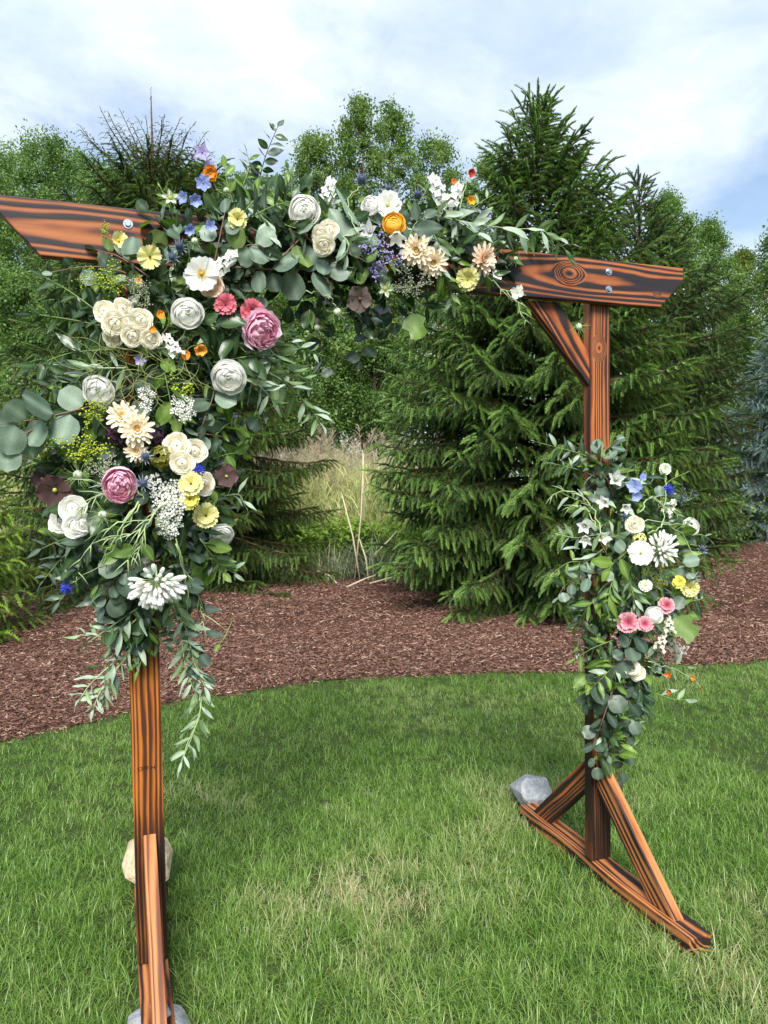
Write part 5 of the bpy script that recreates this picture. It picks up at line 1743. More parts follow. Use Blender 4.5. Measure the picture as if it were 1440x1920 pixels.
    ('open', 931, 516, 24, .4, .6, 'white', 'white four petalled flower against the beam face', dict(n=4, w=.95, tip='round', eye='green', er=.08, name='hanging_flower')),
    ('open', 757, 478, 16, .1, .1, 'cream', 'tiny cream daisy beside the largest lilac spray', dict(n=8, w=.5, er=.3, name='daisy')),
    ('open', 791, 462, 15, .1, .2, 'cream', 'tiny cream daisy on the creamy dahlia', dict(n=8, w=.5, er=.3, dy=-.03, name='daisy')),
    ('nig', 722, 541, 48, .1, .0, 'greenw', 'pale spidery nigella under the largest lilac spray', dict()),
    ('nig', 632, 584, 52, .1, -.3, 'greenw', 'spidery green nigella hanging below the garland', dict(pod=1)),
    ('nig', 966, 486, 34, .2, .1, 'greenw', 'feathery green nigella against the beam', dict(pod=1, k=1)),
    ('nig', 594, 614, 40, 0, -.2, 'greenw', 'white centred nigella hanging lowest under the garland', dict(pod=1, k=2)),
    ('nig', 1085, 612, 40, 0, -.3, 'greenw', 'feathery green nigella hanging in front of the corner brace', dict(pod=1, k=1)),
    ('open', 675, 560, 54, .0, -.2, 'greyplum', 'greyish plum hellebore in the shade under the garland', dict(n=5, w=1.1, tip='round', eye='brown', er=.12, dy=.03, name='hellebore')),
    ('hyd', 605, 541, 50, 0, -.2, 'cream', 'creamy hydrangea head shaded under the two biggest round leaves', dict(dy=.06)),
    ('spray', 770, 522, 76, .1, -.2, 'greywhite', 'fine whitish spray under the creamy dahlias', dict(n=260, fs=.03)),
    # arrangement on the far post
    ('open', 1247, 879, 20, .1, .1, 'greenw', 'small greenish white flower on a thin stem above the cornflower of the far post', dict(n=8, two=1, eye='green', er=.2, name='small_white_flower')),
    ('bell', 1155, 899, 32, .1, .2, 'white', 'white bellflower highest on the far post'),
    ('bell', 1133, 941, 28, -.3, -.1, 'white', 'white bellflower beside the bare wood of the far post'),
    ('bell', 1174, 951, 24, .1, -.3, 'white', 'white bellflower under the delphinium of the far post'),
    ('bell', 1096, 986, 28, -.1, -.2, 'white', 'white bellflower, upper one of a hanging pair'),
    ('bell', 1098, 1010, 26, .0, -.6, 'white', 'white bellflower, lower one of a hanging pair'),
    ('bell', 1129, 1006, 28, .5, -.2, 'white', 'white bellflower facing away from the hanging pair'),
    ('open', 1190, 912, 32, -.1, .0, 'lblue', 'blue delphinium bloom with wide petals on the far post', dict(n=6, w=.8, tip='round', er=.08, lift=10, name='delphinium_bloom')),
    ('open', 1204, 897, 22, .3, .4, 'lblue', 'small blue delphinium bud at the tip on the far post', dict(n=5, w=.8, tip='round', er=.08, lift=40, name='delphinium_bloom')),
    ('open', 1194, 930, 24, .1, -.3, 'lblue', 'blue delphinium bloom under the wide one on the far post', dict(n=5, w=.8, tip='round', er=.08, lift=20, name='delphinium_bloom')),
    ('corn', 1253, 919, 28, .1, .1, 'blue', 'bright blue cornflower on the far post'),
    ('stock', 1256, 951, 34, 0, .1, 'cream', 'creamy lilac head under the cornflower of the far post', dict(n=16, spin=-.6, name='lilac_head')),
    ('spray', 1285, 930, 56, .4, .2, 'thistle', 'dark blue grey lavender sprigs at the outer side of the far arrangement', dict(n=90, fs=.05, sy=.7)),
    ('ran', 1297, 987, 34, .6, .1, 'white', 'white flower seen from the side at the outer edge of the far arrangement'),
    ('rose', 1190, 983, 32, .0, .2, 'cream', 'creamy yellow rose above the white poppy of the far post'),
    ('hyd', 1199, 1010, 30, .0, .1, 'yellow', 'pale yellow flower head behind the white poppy of the far post'),
    ('open', 1202, 1037, 44, -.1, .05, 'white', 'flat white open flower in front of the far agapanthus', dict(n=7, w=.95, eye='green', er=.1, dy=-.03, name='poppy')),
    ('aga', 1238, 1032, 66, .25, .1, 'white', 'white agapanthus head on the far post', dict(n=60, lo=-10)),
    ('thistle', 1298, 1084, 28, .3, .3, '', 'blue grey thistle over the pale yellow flower of the far post'),
    ('thistle', 1317, 1030, 22, .4, .3, '', 'small thistle farthest out on the far arrangement'),
    ('thistle', 1305, 1053, 17, .4, .1, '', 'tiny thistle between two others on the far arrangement'),
    ('thistle', 1172, 968, 22, -.1, .1, '', 'dark thistle above the creamy rose of the far post'),
    ('open', 1273, 1091, 24, -.1, .1, 'byellow', 'small bright yellow flower on the far post', dict(n=7, two=1, w=.75, eye='brown', er=.08, name='butterfly_ranunculus')),
    ('open', 1294, 1102, 30, .1, -.2, 'yellow', 'pale yellow flower beside the small bright one on the far post', dict(n=7, two=1, w=.75, eye='brown', er=.08, name='butterfly_ranunculus')),
    ('open', 1250, 1135, 30, .15, .1, 'pinkw', 'pink and white flower, highest of the three on the far post', dict(n=9, two=1, w=.65, eye='brown', er=.07, name='pink_ranunculus')),
    ('open', 1178, 1167, 38, -.15, .0, 'pinkw', 'largest pink and white flower on the far post', dict(n=9, two=1, w=.65, eye='brown', er=.07, name='pink_ranunculus')),
    ('open', 1209, 1170, 28, .1, -.05, 'pinkw', 'pink and white flower touching the largest one on the far post', dict(n=9, two=1, w=.65, eye='brown', er=.07, dy=-.01, name='pink_ranunculus')),
    ('ran', 1226, 1153, 32, .05, .1, 'white', 'white ranunculus among the pink flowers of the far post'),
    ('stock', 1254, 1172, 32, .1, .2, 'cream', 'cream stock beside the big tulip tree leaf', dict(n=14, spin=.1)),
    ('stock', 1240, 1204, 34, -.1, 0, 'cream', 'cream stock below the white ranunculus of the far post', dict(n=14, spin=-.3)),
    ('stock', 1260, 1206, 34, .15, 0, 'cream', 'cream stock nearest to the tip of the tulip tree leaf', dict(n=14, spin=.3)),
    ('rose', 1184, 1250, 28, -.1, .2, 'cream', 'cream rose, upper one of the lowest pair on the far post', dict(group='lowest pair of roses on the far post')),
    ('rose', 1196, 1262, 28, .2, -.1, 'cream', 'cream rose, lower one of the lowest pair on the far post', dict(group='lowest pair of roses on the far post', k=1)),
    ('open', 1210, 1098, 22, .0, .1, 'greenw', 'small white flower in the middle of the far arrangement', dict(n=6, two=1, eye='green', er=.18, name='small_white_flower')),
    ('umbel', 1275, 1218, 30, .2, -.2, 'white', 'small white lace flower under the tulip tree leaf', dict(n=8)),
    ('spray', 1228, 1085, 60, 0, 0, 'olive', 'olive green spray under the far agapanthus', dict(n=150, fs=.05)),
    ('spray', 1140, 1010, 60, 0, 0, 'thread', 'dark feathery green spray among the bellflowers', dict(n=140, fs=.03)),
    ('open', 1251, 1267, 17, .2, .2, 'rust', 'rusty orange flower over silvery leaves near the lawn', dict(n=5, lift=35, w=.9, tip='round', name='small_orange_flower')),
    ('open', 1297, 1272, 17, .3, .1, 'orange', 'orange flower hanging out over the lawn', dict(n=5, lift=45, w=.9, tip='round', name='small_orange_flower')),
    ('open', 1315, 1290, 13, .4, .0, 'rust', 'small orange bud farthest out over the lawn', dict(n=4, lift=55, w=.9, tip='round', name='small_orange_flower')),
    ('open', 1253, 1297, 17, .1, -.2, 'rust', 'rusty orange flower hanging lowest over the lawn', dict(n=5, lift=45, w=.9, tip='round', name='small_orange_flower')),
]
for row in FL:
    flower(*row[:8], **(row[8] if len(row) > 8 else {}))

# ---- leaves
LF = {
    'euca': leaf_mat('eucalyptus_leaf', (0.060, 0.100, 0.072), (0.19, 0.26, 0.20), rough=.5, trans=.12, tcol=(1.0, 1.5, .5), vein=.35, spot=22),
    'eucag': leaf_mat('green_eucalyptus_leaf', (0.085, 0.15, 0.040), (0.17, 0.25, 0.08), rough=.5, trans=.25, vein=.35, spot=22),
    'silver': leaf_mat('silver_leaf', (0.10, 0.17, 0.065), (0.20, 0.29, 0.16), back=(0.29, 0.37, 0.275, 1), rough=.5, trans=.12, vein=.3, spot=30),
    'dark': leaf_mat('dark_glossy_leaf', (0.014, 0.034, 0.014), (0.045, 0.088, 0.030), rough=.33, trans=.12, vein=.35, spot=20),
    'bluish': leaf_mat('dark_bluish_leaf', (0.028, 0.052, 0.035), (0.080, 0.122, 0.084), rough=.42, trans=.1, vein=.3, spot=20),
    'fresh': leaf_mat('fresh_green_leaf', (0.075, 0.15, 0.025), (0.17, 0.27, 0.05), rough=.42, trans=.3, vein=.35, spot=20),
}
_lm = {}


def leaf_mesh(kind, mat, v):
    """A leaf one unit long from the origin along +X, face up +Z, folded along its midrib."""
    key = (kind, mat, v)
    if key in _lm: return _lm[key]
    r = random.Random(hash(key) & 0xffff)
    rows, cols = 8, 5
    V, Fc, A = [], [], []
    bend = r.uniform(-.9, .1) if kind in ('lance', 'olive') else r.uniform(-.5, .25)
    fold = r.uniform(.08, .3) if kind != 'round' else r.uniform(-.08, .12)
    tw = r.uniform(-.5, .5) if kind in ('lance', 'olive') else r.uniform(-.15, .15)
    x = z = 0.
    a = .25
    for j in range(rows):
        t = j / (rows - 1)
        if kind == 'round': w = .98 * math.sqrt(max(0.0, 1 - (2 * t - 1) ** 2)) ** .9 * (1 + .08 * (t - .5))
        elif kind == 'oval': w = .56 * math.sin(PI * t ** .85) ** .8
        elif kind == 'lance': w = .30 * math.sin(PI * t ** .8) ** .9
        elif kind == 'olive': w = .26 * math.sin(PI * min(1, t ** .9)) ** .85
        elif kind == 'tulip': w = [.10, .62, .98, .90, .60, .66, .80, .30][j]
        else: w = .8 * math.sin(PI * t ** .7)
        w = max(w, .03)
        for k in range(cols):
            u = -1 + 2 * k / (cols - 1)
            h = fold * abs(u) * w * .5 + .02 * math.sin(t * 9 + u * 2 + v)
            cs, sn = math.cos(tw * t), math.sin(tw * t)
            yy, hh = u * w / 2 * cs - h * sn, u * w / 2 * sn + h * cs
            if kind == 'tulip' and abs(u) == 1: x_ = x + (.10 if j in (2, 5) else 0)
            else: x_ = x
            V.append((x_ - hh * math.sin(a), yy, z + hh * math.cos(a)))
            A.append(max(0, 1 - abs(u) * 3.2) if k != 2 else 1.0)
        x += math.cos(a) / (rows - 1); z += math.sin(a) / (rows - 1)
        a += bend / (rows - 1)
    for j in range(rows - 1):
        for k in range(cols - 1):
            q = j * cols + k
            Fc.append((q, q + 1, q + cols + 1, q + cols))
    _lm[key] = mesh_from('leaf', V, Fc, LF[mat], True, {'v': A})
    return _lm[key]


def sprig(kind, mat, pts, n, size, label, name=None, Y=None, mats=None, droop=0.35, stem=None, pair=False, spread=1.0, face=.6, taper=.35, group='leafy sprigs tied to the arch'):
    """A twig through photograph points (px, py[, extra offset towards the camera]) with leaves along it."""
    random.seed(int(pts[0][0] * 3 + pts[-1][1] * 17 + n))
    W = []
    for i, p in enumerate(pts):
        yy = (Y if Y is not None else front(p[0], p[1]) - .012) - (p[2] if len(p) > 2 else 0)
        if i == 0 and Y is None: yy += .03
        W.append(atY(p[0], p[1], yy))
    W = np.array(W)
    # smooth the polyline
    t = np.linspace(0, 1, len(W)); ts = np.linspace(0, 1, max(7, 4 * len(W)))
    C_ = np.stack([np.interp(ts, t, W[:, k]) for k in range(3)], 1)
    for _ in range(3): C_[1:-1] = (C_[:-2] + 2 * C_[1:-1] + C_[2:]) / 4
    base = C_[0].copy()
    root = empty(name or {'round': 'eucalyptus_sprig', 'olive': 'silver_leaf_sprig', 'lance': 'leafy_sprig', 'oval': 'leafy_sprig', 'tulip': 'tulip_tree_leaf'}[kind], base, label, 'sprig', group)
    st = MB()
    st.tube(C_ - base, np.linspace(.0023, .0011, len(C_)), 5)
    link('stem', st.mesh('stem', stem or {'round': M_WSTEM, 'olive': M_PSTEM}.get(kind, M_STEM)), root)
    for i in range(n):
        f = (i + .6) / n
        if pair: f = (i // 2 + .6) / ((n + 1) // 2)
        x = min(f, .999) * (len(C_) - 1); j = int(x)
        p = C_[j] + (C_[min(j + 1, len(C_) - 1)] - C_[j]) * (x - j)
        tg = C_[min(j + 1, len(C_) - 1)] - C_[max(j - 1, 0)]; tg /= np.linalg.norm(tg) + 1e-9
        toc = CAM - p; toc /= np.linalg.norm(toc)
        side = np.cross(tg, toc); side /= np.linalg.norm(side) + 1e-9
        s = 1 if i % 2 else -1
        last = i == n - 1
        d = tg * (1.0 if last else random.uniform(.25, .75)) + side * s * (0 if last else random.uniform(.5, 1.0) * spread) + toc * random.uniform(-.35, .35) + np.array([0, 0, -droop * random.uniform(.3, 1.2)])
        d /= np.linalg.norm(d)
        nrm = toc * face + np.array([0, 0, .55]) + np.array([random.gauss(0, .6), random.gauss(0, .6), random.gauss(0, .6)])
        if mat == 'silver' and random.random() < .45: nrm = -nrm
        S_ = size * (.86 if kind == 'round' else 1.0) * depth(p) / F_PX * random.uniform(.7, 1.15) * (1 - taper * max(0, f - .45) / .55)
        D_ = Vector(d); Yv = Vector(nrm).cross(D_).normalized(); Zv = D_.cross(Yv)
        off = d * .008 if kind == 'round' else d * .002
        m4 = Matrix(((D_.x, Yv.x, Zv.x, p[0] - base[0] + off[0]), (D_.y, Yv.y, Zv.y, p[1] - base[1] + off[1]), (D_.z, Yv.z, Zv.z, p[2] - base[2] + off[2]), (0, 0, 0, 1))) @ Matrix.Diagonal((S_, S_, S_, 1))
        mm = mat if not mats else random.choice(mats)
        link('leaf', leaf_mesh(kind, mm, random.randrange(4)), root, m4)
    return root


EM = ['euca', 'euca', 'euca', 'eucag']
SPR = [
    ('round', 'euca', [(205, 752), (120, 775), (45, 790), (-35, 800)], 9, 74, 'big leaved blue green eucalyptus sprig reaching out past the left picture edge', dict(Y=-.20, taper=0, face=1.2)),
    ('round', 'euca', [(70, 800), (20, 830), (-30, 850)], 5, 62, 'lower blue green eucalyptus sprig cut off by the left picture edge', dict(Y=-.18, taper=0, face=1.0)),
    ('round', 'euca', [(350, 475), (305, 425), (278, 398)], 6, 46, 'eucalyptus sprig lying over the beam beside the zinc bolt', dict(mats=EM)),
    ('round', 'euca', [(280, 520), (225, 480), (180, 468)], 5, 48, 'eucalyptus sprig crossing the lower beam edge under the bolt', dict(mats=EM)),
    ('round', 'euca', [(260, 520), (200, 500), (150, 500), (88, 512)], 5, 36, 'thin eucalyptus sprig running out under the cut beam end', dict(Y=-.10)),
    ('round', 'euca', [(400, 500), (412, 445), (422, 395)], 5, 48, 'eucalyptus sprig standing up beside the pale yellow double flower', dict(mats=EM)),
    ('round', 'euca', [(430, 480), (470, 455), (500, 470)], 4, 48, 'eucalyptus leaves behind the pale yellow double flower', dict(mats=EM)),
    ('round', 'euca', [(570, 440), (520, 490), (480, 545), (470, 570)], 6, 52, 'eucalyptus sprig on a reddish stem hanging above the pink flowers', dict(mats=EM, face=1.0, taper=0)),
    ('round', 'eucag', [(430, 500), (500, 505), (560, 505), (620, 505)], 7, 58, 'eucalyptus sprig with the two biggest round leaves in the middle of the garland', dict(mats=EM, face=1.4, taper=0)),
    ('round', 'euca', [(540, 430), (580, 445), (612, 490), (650, 500)], 6, 40, 'eucalyptus sprig under the three cream roses', dict(mats=EM)),
    ('round', 'euca', [(640, 470), (690, 490), (710, 530)], 6, 46, 'eucalyptus sprig around the lilac sprays', dict(mats=EM)),
    ('oval', 'euca', [(650, 470), (672, 430), (705, 380)], 5, 74, 'sprig of long thick grey green leaves beside the upward bellflower', dict(face=.8, droop=0)),
    ('oval', 'bluish', [(760, 470), (775, 420), (800, 405)], 4, 60, 'broad dark grey green leaves beside the golden ranunculus', dict(face=1.0)),
    ('round', 'bluish', [(610, 540), (605, 600), (600, 660), (612, 690)], 7, 40, 'shaded eucalyptus sprig hanging lowest under the garland', dict(Y=.02, droop=.6)),
    ('round', 'bluish', [(690, 570), (700, 600), (680, 650), (672, 675)], 7, 40, 'shaded eucalyptus sprig hanging below the grey plum hellebore', dict(Y=.03, droop=.6)),
    ('round', 'bluish', [(740, 560), (735, 600), (725, 640)], 5, 38, 'shaded eucalyptus sprig hanging beside the bright lobed leaf', dict(Y=.03, droop=.6)),
    ('round', 'bluish', [(570, 520), (560, 560), (575, 600)], 5, 36, 'shaded eucalyptus leaves under the biggest round leaf', dict(Y=.0, droop=.6)),
    ('round', 'bluish', [(250, 1030), (215, 1085), (195, 1140)], 8, 54, 'dark eucalyptus sprig with big leaves under the curled stems', dict(droop=.6)),
    ('round', 'euca', [(300, 1050), (245, 1065), (220, 1080), (190, 1120)], 6, 38, 'eucalyptus sprig with small round leaves beside the drooping agapanthus', dict(face=1.0)),
    ('round', 'bluish', [(330, 1080), (372, 1140), (384, 1200), (360, 1250)], 8, 50, 'eucalyptus sprig trailing down on the inner side of the drooping agapanthus', dict(droop=.6)),
    ('round', 'bluish', [(400, 690), (402, 740), (378, 800)], 6, 46, 'eucalyptus leaves below the large white ranunculus', dict(mats=['bluish', 'euca'])),
    ('round', 'bluish', [(420, 820), (395, 815), (370, 812)], 4, 42, 'eucalyptus leaves above the inner cream rose', dict(mats=['bluish', 'euca'])),
    ('round', 'bluish', [(230, 700), (285, 760), (270, 775)], 4, 42, 'eucalyptus leaves above the cream chrysanthemums', dict(dy=0) if False else {}),
    ('round', 'euca', [(1125, 880), (1128, 850), (1160, 820)], 5, 34, 'eucalyptus sprig with two round leaves on top of the far arrangement', dict(face=1.1)),
    ('round', 'bluish', [(1150, 930), (1140, 900), (1128, 885)], 5, 32, 'eucalyptus leaves lying against the far post', dict(face=1.0)),
    ('round', 'euca', [(1150, 1060), (1100, 1080), (1060, 1095), (1045, 1120)], 8, 34, 'eucalyptus sprig on the spruce side of the far arrangement', dict(mats=EM)),
    ('round', 'euca', [(1200, 1020), (1175, 1035), (1160, 1045)], 3, 34, 'eucalyptus leaves beside the flat white flower of the far post', {}),
    ('round', 'bluish', [(1190, 1180), (1178, 1215), (1155, 1250)], 6, 40, 'dark eucalyptus sprig below the pink flowers of the far post', dict(face=1.0, taper=0)),
    ('round', 'euca', [(1270, 1050), (1290, 1065), (1280, 1085)], 4, 32, 'eucalyptus leaves among the thistles of the far post', {}),
    ('round', 'euca', [(1230, 960), (1240, 945), (1238, 930)], 3, 30, 'eucalyptus leaf beside the cornflower of the far post', {}),
    ('round', 'bluish', [(1140, 1260), (1105, 1290), (1100, 1320)], 7, 38, 'dark eucalyptus sprig bulging out at the foot of the far arrangement', dict(droop=.5)),
    ('round', 'bluish', [(1150, 1290), (1130, 1350), (1115, 1390), (1120, 1440)], 11, 36, 'eucalyptus sprig trailing down in front of the far post', dict(droop=.7)),
    ('round', 'bluish', [(1170, 1280), (1185, 1340), (1175, 1400), (1160, 1465)], 12, 33, 'longest eucalyptus sprig trailing down to the far foot brace', dict(droop=.7)),
    ('round', 'bluish', [(1200, 1280), (1205, 1320), (1190, 1360)], 8, 30, 'short eucalyptus sprig hanging at the outer side of the far post', dict(droop=.7)),
    # silvery narrow leaves
    ('olive', 'silver', [(470, 680), (530, 712), (575, 755), (602, 795)], 15, 60, 'silvery sprig hanging inward below the open peony, longest of them', dict(droop=.5)),
    ('olive', 'silver', [(490, 640), (540, 690), (588, 722)], 11, 52, 'silvery sprig reaching inward beside the open peony', dict(droop=.3)),
    ('olive', 'silver', [(440, 700), (485, 720), (520, 760)], 10, 56, 'silvery sprig beside the large white ranunculus', dict(droop=.5)),
    ('olive', 'silver', [(790, 400), (880, 418), (960, 430), (1020, 428), (1062, 470)], 24, 52, 'long silvery sprig arching out over the beam towards the far post', dict(droop=.8, Y=-.10)),
    ('olive', 'silver', [(800, 395), (845, 405), (880, 425), (905, 450)], 13, 54, 'silvery sprig hanging under the sweet peas', dict(droop=.9)),
    ('olive', 'silver', [(800, 420), (815, 440), (825, 470)], 8, 54, 'silvery sprig hanging beside the creamy dahlia', dict(droop=.9)),
    ('olive', 'silver', [(640, 440), (655, 455), (650, 480)], 7, 44, 'pale silvery leaves beside the thick grey green leaves', dict(droop=.3)),
    ('olive', 'silver', [(258, 1140), (215, 1170), (165, 1205)], 12, 46, 'silvery sprig spreading outward below the near arrangement', dict(droop=.35)),
    ('olive', 'silver', [(262, 1200), (222, 1250), (185, 1300), (175, 1330)], 16, 42, 'silvery sprig drooping outward beside the near post over the grass edge', dict(droop=.5)),
    ('olive', 'silver', [(262, 1210), (215, 1240), (170, 1280), (150, 1310)], 13, 40, 'lowest outer silvery sprig over the mulch edge', dict(droop=.4)),
    ('olive', 'silver', [(320, 1120), (338, 1180), (345, 1240), (365, 1300)], 24, 46, 'silvery sprig trailing down the inner side of the near post', dict(droop=.5)),
    ('olive', 'silver', [(350, 1260), (382, 1310), (365, 1370), (335, 1440)], 16, 44, 'tip of the silvery trail hanging over the lawn', dict(droop=.5)),
    ('lance', 'fresh', [(285, 1150), (275, 1210), (258, 1260)], 9, 40, 'green leaves lying across the wood of the near post', dict(droop=.4)),
    ('lance', 'dark', [(250, 1150), (290, 1190), (310, 1210)], 8, 40, 'dark green leaves across the near post under the agapanthus', {}),
    ('olive', 'silver', [(240, 690), (175, 690), (125, 725)], 11, 46, 'silvery sprig at the outer edge beside the hanging ranunculus', dict(droop=.5)),
    ('lance', 'bluish', [(180, 690), (150, 720), (110, 745)], 7, 48, 'grey green leaves above the big eucalyptus sprig', {}),
    ('olive', 'silver', [(420, 930), (450, 925), (460, 950)], 6, 36, 'few silvery leaves on the inner edge below the plum hellebore', dict(droop=.4)),
    ('olive', 'silver', [(375, 1010), (410, 1060), (440, 1075)], 8, 42, 'pale pointed leaves below the drooping white ranunculus', dict(droop=.3)),
    # dark and green leaves
    ('lance', 'dark', [(230, 620), (140, 600), (60, 588)], 15, 54, 'dark glossy sprig reaching outward beside the spray roses, uppermost of three', dict(droop=.2)),
    ('lance', 'dark', [(215, 655), (130, 660), (55, 690)], 15, 54, 'dark glossy sprig reaching outward below the spray roses', dict(droop=.4)),
    ('lance', 'dark', [(205, 600), (130, 545), (85, 520)], 11, 50, 'dark glossy sprig rising outward under the cut beam end', dict(droop=.0)),
    ('lance', 'dark', [(195, 680), (130, 700), (85, 730)], 11, 46, 'dark glossy sprig drooping outward, lowest of the three', dict(droop=.5)),
    ('lance', 'bluish', [(170, 1010), (120, 1040), (80, 1090)], 15, 46, 'bluish leaved sprig hanging outward below the white roses', dict(droop=.4)),
    ('lance', 'bluish', [(165, 1000), (120, 1010), (75, 1030)], 9, 44, 'bluish leaved sprig pointing outward below the white roses', dict(droop=.2)),
    ('lance', 'bluish', [(170, 1050), (140, 1090), (110, 1130)], 9, 40, 'bluish leaved sprig beside the low cornflower', dict(droop=.4)),
    ('oval', 'dark', [(400, 600), (440, 640), (480, 680)], 9, 54, 'dark leaves in front of the open pink peony', {}),
    ('oval', 'dark', [(400, 680), (450, 670), (500, 665)], 8, 54, 'dark leaves just below the open pink peony', {}),
    ('oval', 'dark', [(340, 600), (395, 610), (420, 620)], 7, 50, 'dark leaves between the white ranunculus and the pink flowers', {}),
    ('oval', 'fresh', [(300, 660), (310, 705), (322, 765), (330, 790)], 6, 54, 'pair of plain green leaves hanging in front of the lace flower', dict(droop=.7, face=1.0)),
    ('oval', 'dark', [(478, 380), (487, 330), (500, 285), (522, 235)], 18, 32, 'dark leafy twig rising above the garland into the sky', dict(Y=-.05, stem=M_DSTEM, mats=['dark', 'bluish'], droop=.5, name='upright_twig')),
    ('oval', 'fresh', [(440, 390), (425, 345), (422, 310)], 5, 36, 'green leaves standing up beside the orange poppy', dict(Y=-.08, droop=0)),
    ('lance', 'fresh', [(455, 400), (490, 360), (545, 350)], 12, 54, 'green leaved sprig on top of the garland below the upright twig', dict(mats=['fresh', 'dark', 'silver'])),
    ('lance', 'dark', [(450, 420), (510, 385), (560, 375)], 12, 54, 'dark green sprig behind the round white ranunculus', dict(mats=['dark', 'bluish'])),
    ('lance', 'silver', [(480, 390), (500, 420), (505, 455)], 8, 54, 'grey green leaves hanging in front of the beam beside the white ranunculus', dict(droop=.9)),
    ('lance', 'dark', [(530, 420), (560, 430), (600, 420)], 8, 46, 'dark leaves under the round white ranunculus', {}),
    ('oval', 'bluish', [(545, 370), (548, 345), (545, 325)], 3, 34, 'single dark leaf standing up behind the white ranunculus', dict(Y=-.03, droop=0)),
    ('lance', 'dark', [(830, 480), (880, 500), (940, 520), (990, 580)], 15, 38, 'dark leaved twig hanging down towards the corner brace', dict(droop=.5, mats=['dark', 'fresh'])),
    ('lance', 'fresh', [(820, 500), (840, 530), (850, 570)], 9, 40, 'green leaves hanging below the creamy dahlias', dict(droop=.7, mats=['dark', 'fresh', 'silver'])),
    ('lance', 'dark', [(760, 540), (790, 570), (830, 590)], 9, 42, 'dark leaves under the fine whitish spray', dict(droop=.5)),
    ('oval', 'fresh', [(150, 800), (120, 825), (95, 830)], 3, 60, 'yellowish green leaf between the eucalyptus and the lime spray', dict(face=1.0)),
    ('oval', 'fresh', [(400, 820), (430, 790), (450, 800)], 5, 48, 'fresh green leaves inward of the wide lace flower', {}),
    ('oval', 'fresh', [(400, 860), (430, 850), (462, 850)], 4, 44, 'yellow green leaf pointing inward beside the cream roses', {}),
    ('oval', 'fresh', [(380, 1010), (400, 1060), (420, 1075)], 6, 48, 'green leaves on the inner side above the silvery trail', dict(face=.9)),
    ('oval', 'fresh', [(270, 1010), (240, 1040), (210, 1030)], 6, 48, 'fresh green leaves below the curled stems', dict(face=.8)),
    ('oval', 'dark', [(180, 940), (195, 960), (215, 1000)], 6, 50, 'dark leaves between the white roses and the curled stems', {}),
    ('lance', 'dark', [(1150, 880), (1090, 850), (1010, 830)], 17, 34, 'dark leaved sprig reaching from the far post towards the large spruce', dict(droop=.2, mats=['bluish', 'silver', 'dark'])),
    ('lance', 'bluish', [(1130, 900), (1085, 880), (1040, 870)], 12, 32, 'lower leaved sprig reaching from the far post towards the large spruce', dict(mats=['bluish', 'silver'])),
    ('lance', 'fresh', [(1140, 950), (1085, 940), (1045, 920)], 9, 36, 'green leaves beside the bare wood of the far post', dict(mats=['fresh', 'silver'])),
    ('olive', 'silver', [(1130, 1000), (1080, 1010), (1040, 1000)], 10, 34, 'silvery sprig beside the hanging pair of bellflowers', dict(droop=.6)),
    ('olive', 'silver', [(1130, 1030), (1090, 1060), (1075, 1100)], 12, 36, 'silvery sprig hanging below the pair of bellflowers', dict(droop=.7)),
    ('lance', 'silver', [(1150, 1080), (1140, 1120), (1150, 1160)], 14, 40, 'pale green leaves down the middle of the far arrangement', dict(droop=.7, mats=['silver', 'fresh'])),
    ('lance', 'silver', [(1180, 1080), (1185, 1110), (1195, 1140)], 9, 38, 'pale leaves above the pink flowers of the far post', dict(droop=.8)),
    ('lance', 'dark', [(1130, 1110), (1100, 1140), (1080, 1175)], 11, 40, 'dark leaves on the spruce side above the mulch', dict(mats=['dark', 'fresh'])),
    ('oval', 'fresh', [(1170, 1040), (1150, 1055), (1140, 1070)], 3, 50, 'big fresh green leaves beside the flat white flower of the far post', dict(face=1.1)),
    ('lance', 'fresh', [(1150, 1200), (1110, 1215), (1080, 1235)], 10, 36, 'green leaves at the spruce side of the far arrangement above the lawn', dict(mats=['fresh', 'dark'])),
    ('lance', 'fresh', [(1170, 1230), (1140, 1260), (1110, 1290)], 11, 38, 'green leaves around the lowest pair of roses', dict(mats=['fresh', 'silver'])),
    ('lance', 'silver', [(1210, 1230), (1250, 1245), (1290, 1250)], 9, 42, 'silvery leaves pointing outward over the lawn', dict(droop=.1)),
    ('lance', 'silver', [(1230, 1300), (1262, 1312), (1290, 1312)], 4, 38, 'few pale leaves hanging out over the lawn', dict(droop=.1)),
    ('lance', 'dark', [(1190, 1270), (1205, 1300), (1215, 1345)], 10, 34, 'dark leaves hanging at the outer foot of the far arrangement', dict(droop=.7)),
    ('oval', 'fresh', [(1260, 1130), (1290, 1155), (1300, 1170)], 5, 44, 'green leaves above the tulip tree leaf', dict(face=.9)),
    ('lance', 'dark', [(1280, 1130), (1310, 1125), (1325, 1120)], 4, 34, 'dark narrow leaves pointing outward from the far arrangement', {}),
    ('lance', 'dark', [(1110, 1170), (1085, 1195), (1082, 1225)], 12, 22, 'fine fern like leaves hanging on the spruce side of the far post', dict(mats=['dark', 'fresh'])),
    ('olive', 'silver', [(268, 1150), (230, 1185), (190, 1195), (150, 1190)], 13, 44, 'silvery sprig spreading almost level outward below the near arrangement', dict(droop=.3)),
    ('lance', 'silver', [(265, 1180), (235, 1230), (205, 1270), (195, 1310)], 15, 38, 'grey green sprig hanging closest along the outer edge of the near post', dict(droop=.5, mats=['silver', 'bluish'])),
    ('lance', 'fresh', [(250, 1170), (225, 1200), (205, 1245)], 11, 34, 'green leaves between the outer silvery sprigs of the near post', dict(droop=.5, mats=['fresh', 'dark'])),
